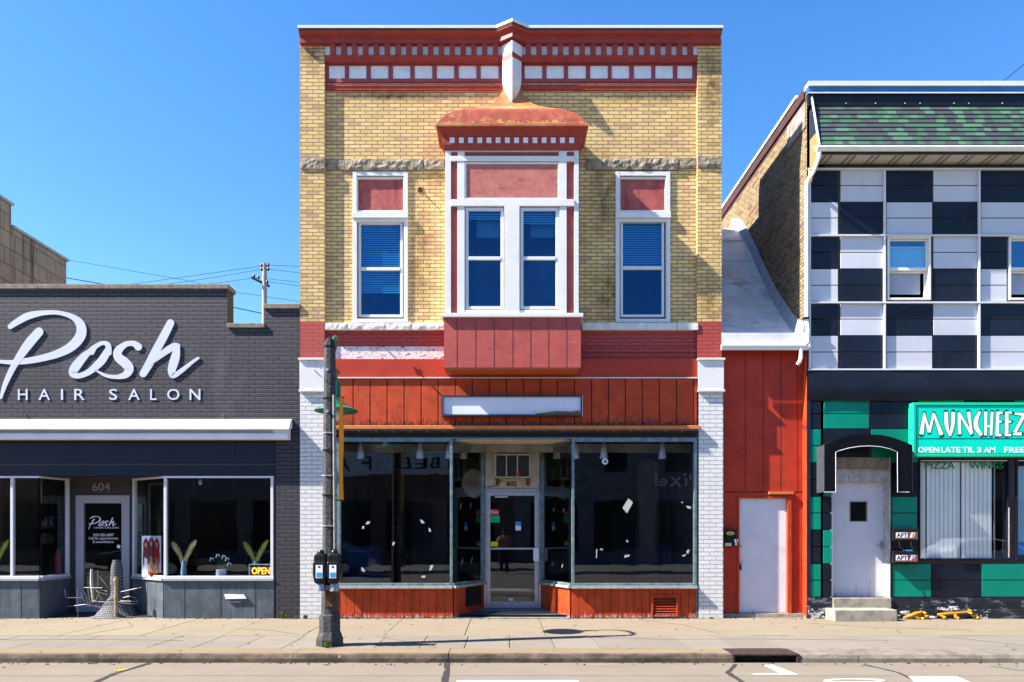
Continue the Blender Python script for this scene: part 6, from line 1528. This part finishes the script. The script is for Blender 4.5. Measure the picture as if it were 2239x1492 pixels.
# ------------------------------------------------------------------ the photographer, mirrored in the door glass
ph = thing('person', 'person in a dusty pink shirt holding up a camera, mirrored in the glass door', 'person', (.0, -13.45, GZ))
def skin(name, verts, edges, radii, m, parent, root=0):
    me = bpy.data.meshes.new(name); me.from_pydata(verts, edges, []); me.materials.append(m)
    o = bpy.data.objects.new(name, me); COL.objects.link(o); attach(o, parent)
    md = o.modifiers.new('skin', 'SKIN'); md.use_smooth_shade = True
    for v, r_ in zip(me.skin_vertices[0].data, radii): v.radius = (r_, r_) if isinstance(r_, float) else r_
    me.skin_vertices[0].data[root].use_root = True
    o.modifiers.new('sub', 'SUBSURF').levels = 2; o.modifiers['sub'].render_levels = 2
    return o
g_ = GZ; py_ = -13.45
V_ = [(0, py_, g_+.95), (0, py_, g_+1.15), (0, py_, g_+1.38), (0, py_, g_+1.50), (0, py_+.01, g_+1.60), (0, py_+.02, g_+1.70),
      (.17, py_, g_+1.40), (.27, py_+.12, g_+1.18), (.10, py_+.30, g_+1.50), (-.17, py_, g_+1.40), (-.27, py_+.12, g_+1.18), (-.10, py_+.30, g_+1.50),
      (.09, py_, g_+.88), (.10, py_+.02, g_+.48), (.11, py_, g_+.07), (.12, py_+.16, g_+.04), (-.09, py_, g_+.88), (-.10, py_+.02, g_+.48), (-.11, py_, g_+.07), (-.12, py_+.16, g_+.04)]
E_ = [(0, 1), (1, 2), (2, 3), (3, 4), (4, 5), (2, 6), (6, 7), (7, 8), (2, 9), (9, 10), (10, 11), (0, 12), (12, 13), (13, 14), (14, 15), (0, 16), (16, 17), (17, 18), (18, 19)]
R_ = [.14, .14, .15, .06, .09, .085, .065, .048, .036, .065, .048, .036, .09, .065, .045, .04, .09, .065, .045, .04]
skin('body', V_, E_, R_, mat('skin tone', (.42, .24, .17), .6), ph)
S_ = [(0, py_, g_+.90), (0, py_, g_+1.15), (0, py_, g_+1.40), (.18, py_, g_+1.405), (.27, py_+.10, g_+1.21), (-.18, py_, g_+1.405), (-.27, py_+.10, g_+1.21)]
skin('shirt', S_, [(0, 1), (1, 2), (2, 3), (3, 4), (2, 5), (5, 6)], [.165, .16, .165, .08, .066, .08, .066], mat('dusty pink shirt', (.48, .22, .20), .8), ph)
T_ = [(0, py_, g_+.93), (.095, py_, g_+.86), (.105, py_+.02, g_+.48), (.115, py_, g_+.10), (-.095, py_, g_+.86), (-.105, py_+.02, g_+.48), (-.115, py_, g_+.10)]
skin('trousers', T_, [(0, 1), (1, 2), (2, 3), (0, 4), (4, 5), (5, 6)], [.155, .11, .085, .07, .11, .085, .07], mat('dark trousers', (.03, .03, .04), .8), ph)
MB().lathe([(.0, g_+1.81), (.06, g_+1.795), (.095, g_+1.73), (.098, g_+1.66), (.085, g_+1.62)], 0, py_-.01, 16).build('hair', mat('dark hair', (.02, .014, .01), .7), ph, smooth=True)
cmr = thing('camera_body', 'black camera held up by the person mirrored in the door', 'camera', (0, py_+.34, g_+1.5))
MB().box(-.07, .07, py_+.28, py_+.345, g_+1.50, g_+1.59).box(-.03, .03, py_+.29, py_+.34, g_+1.5901, g_+1.615).build('housing', METER, cmr, bevel=.008)
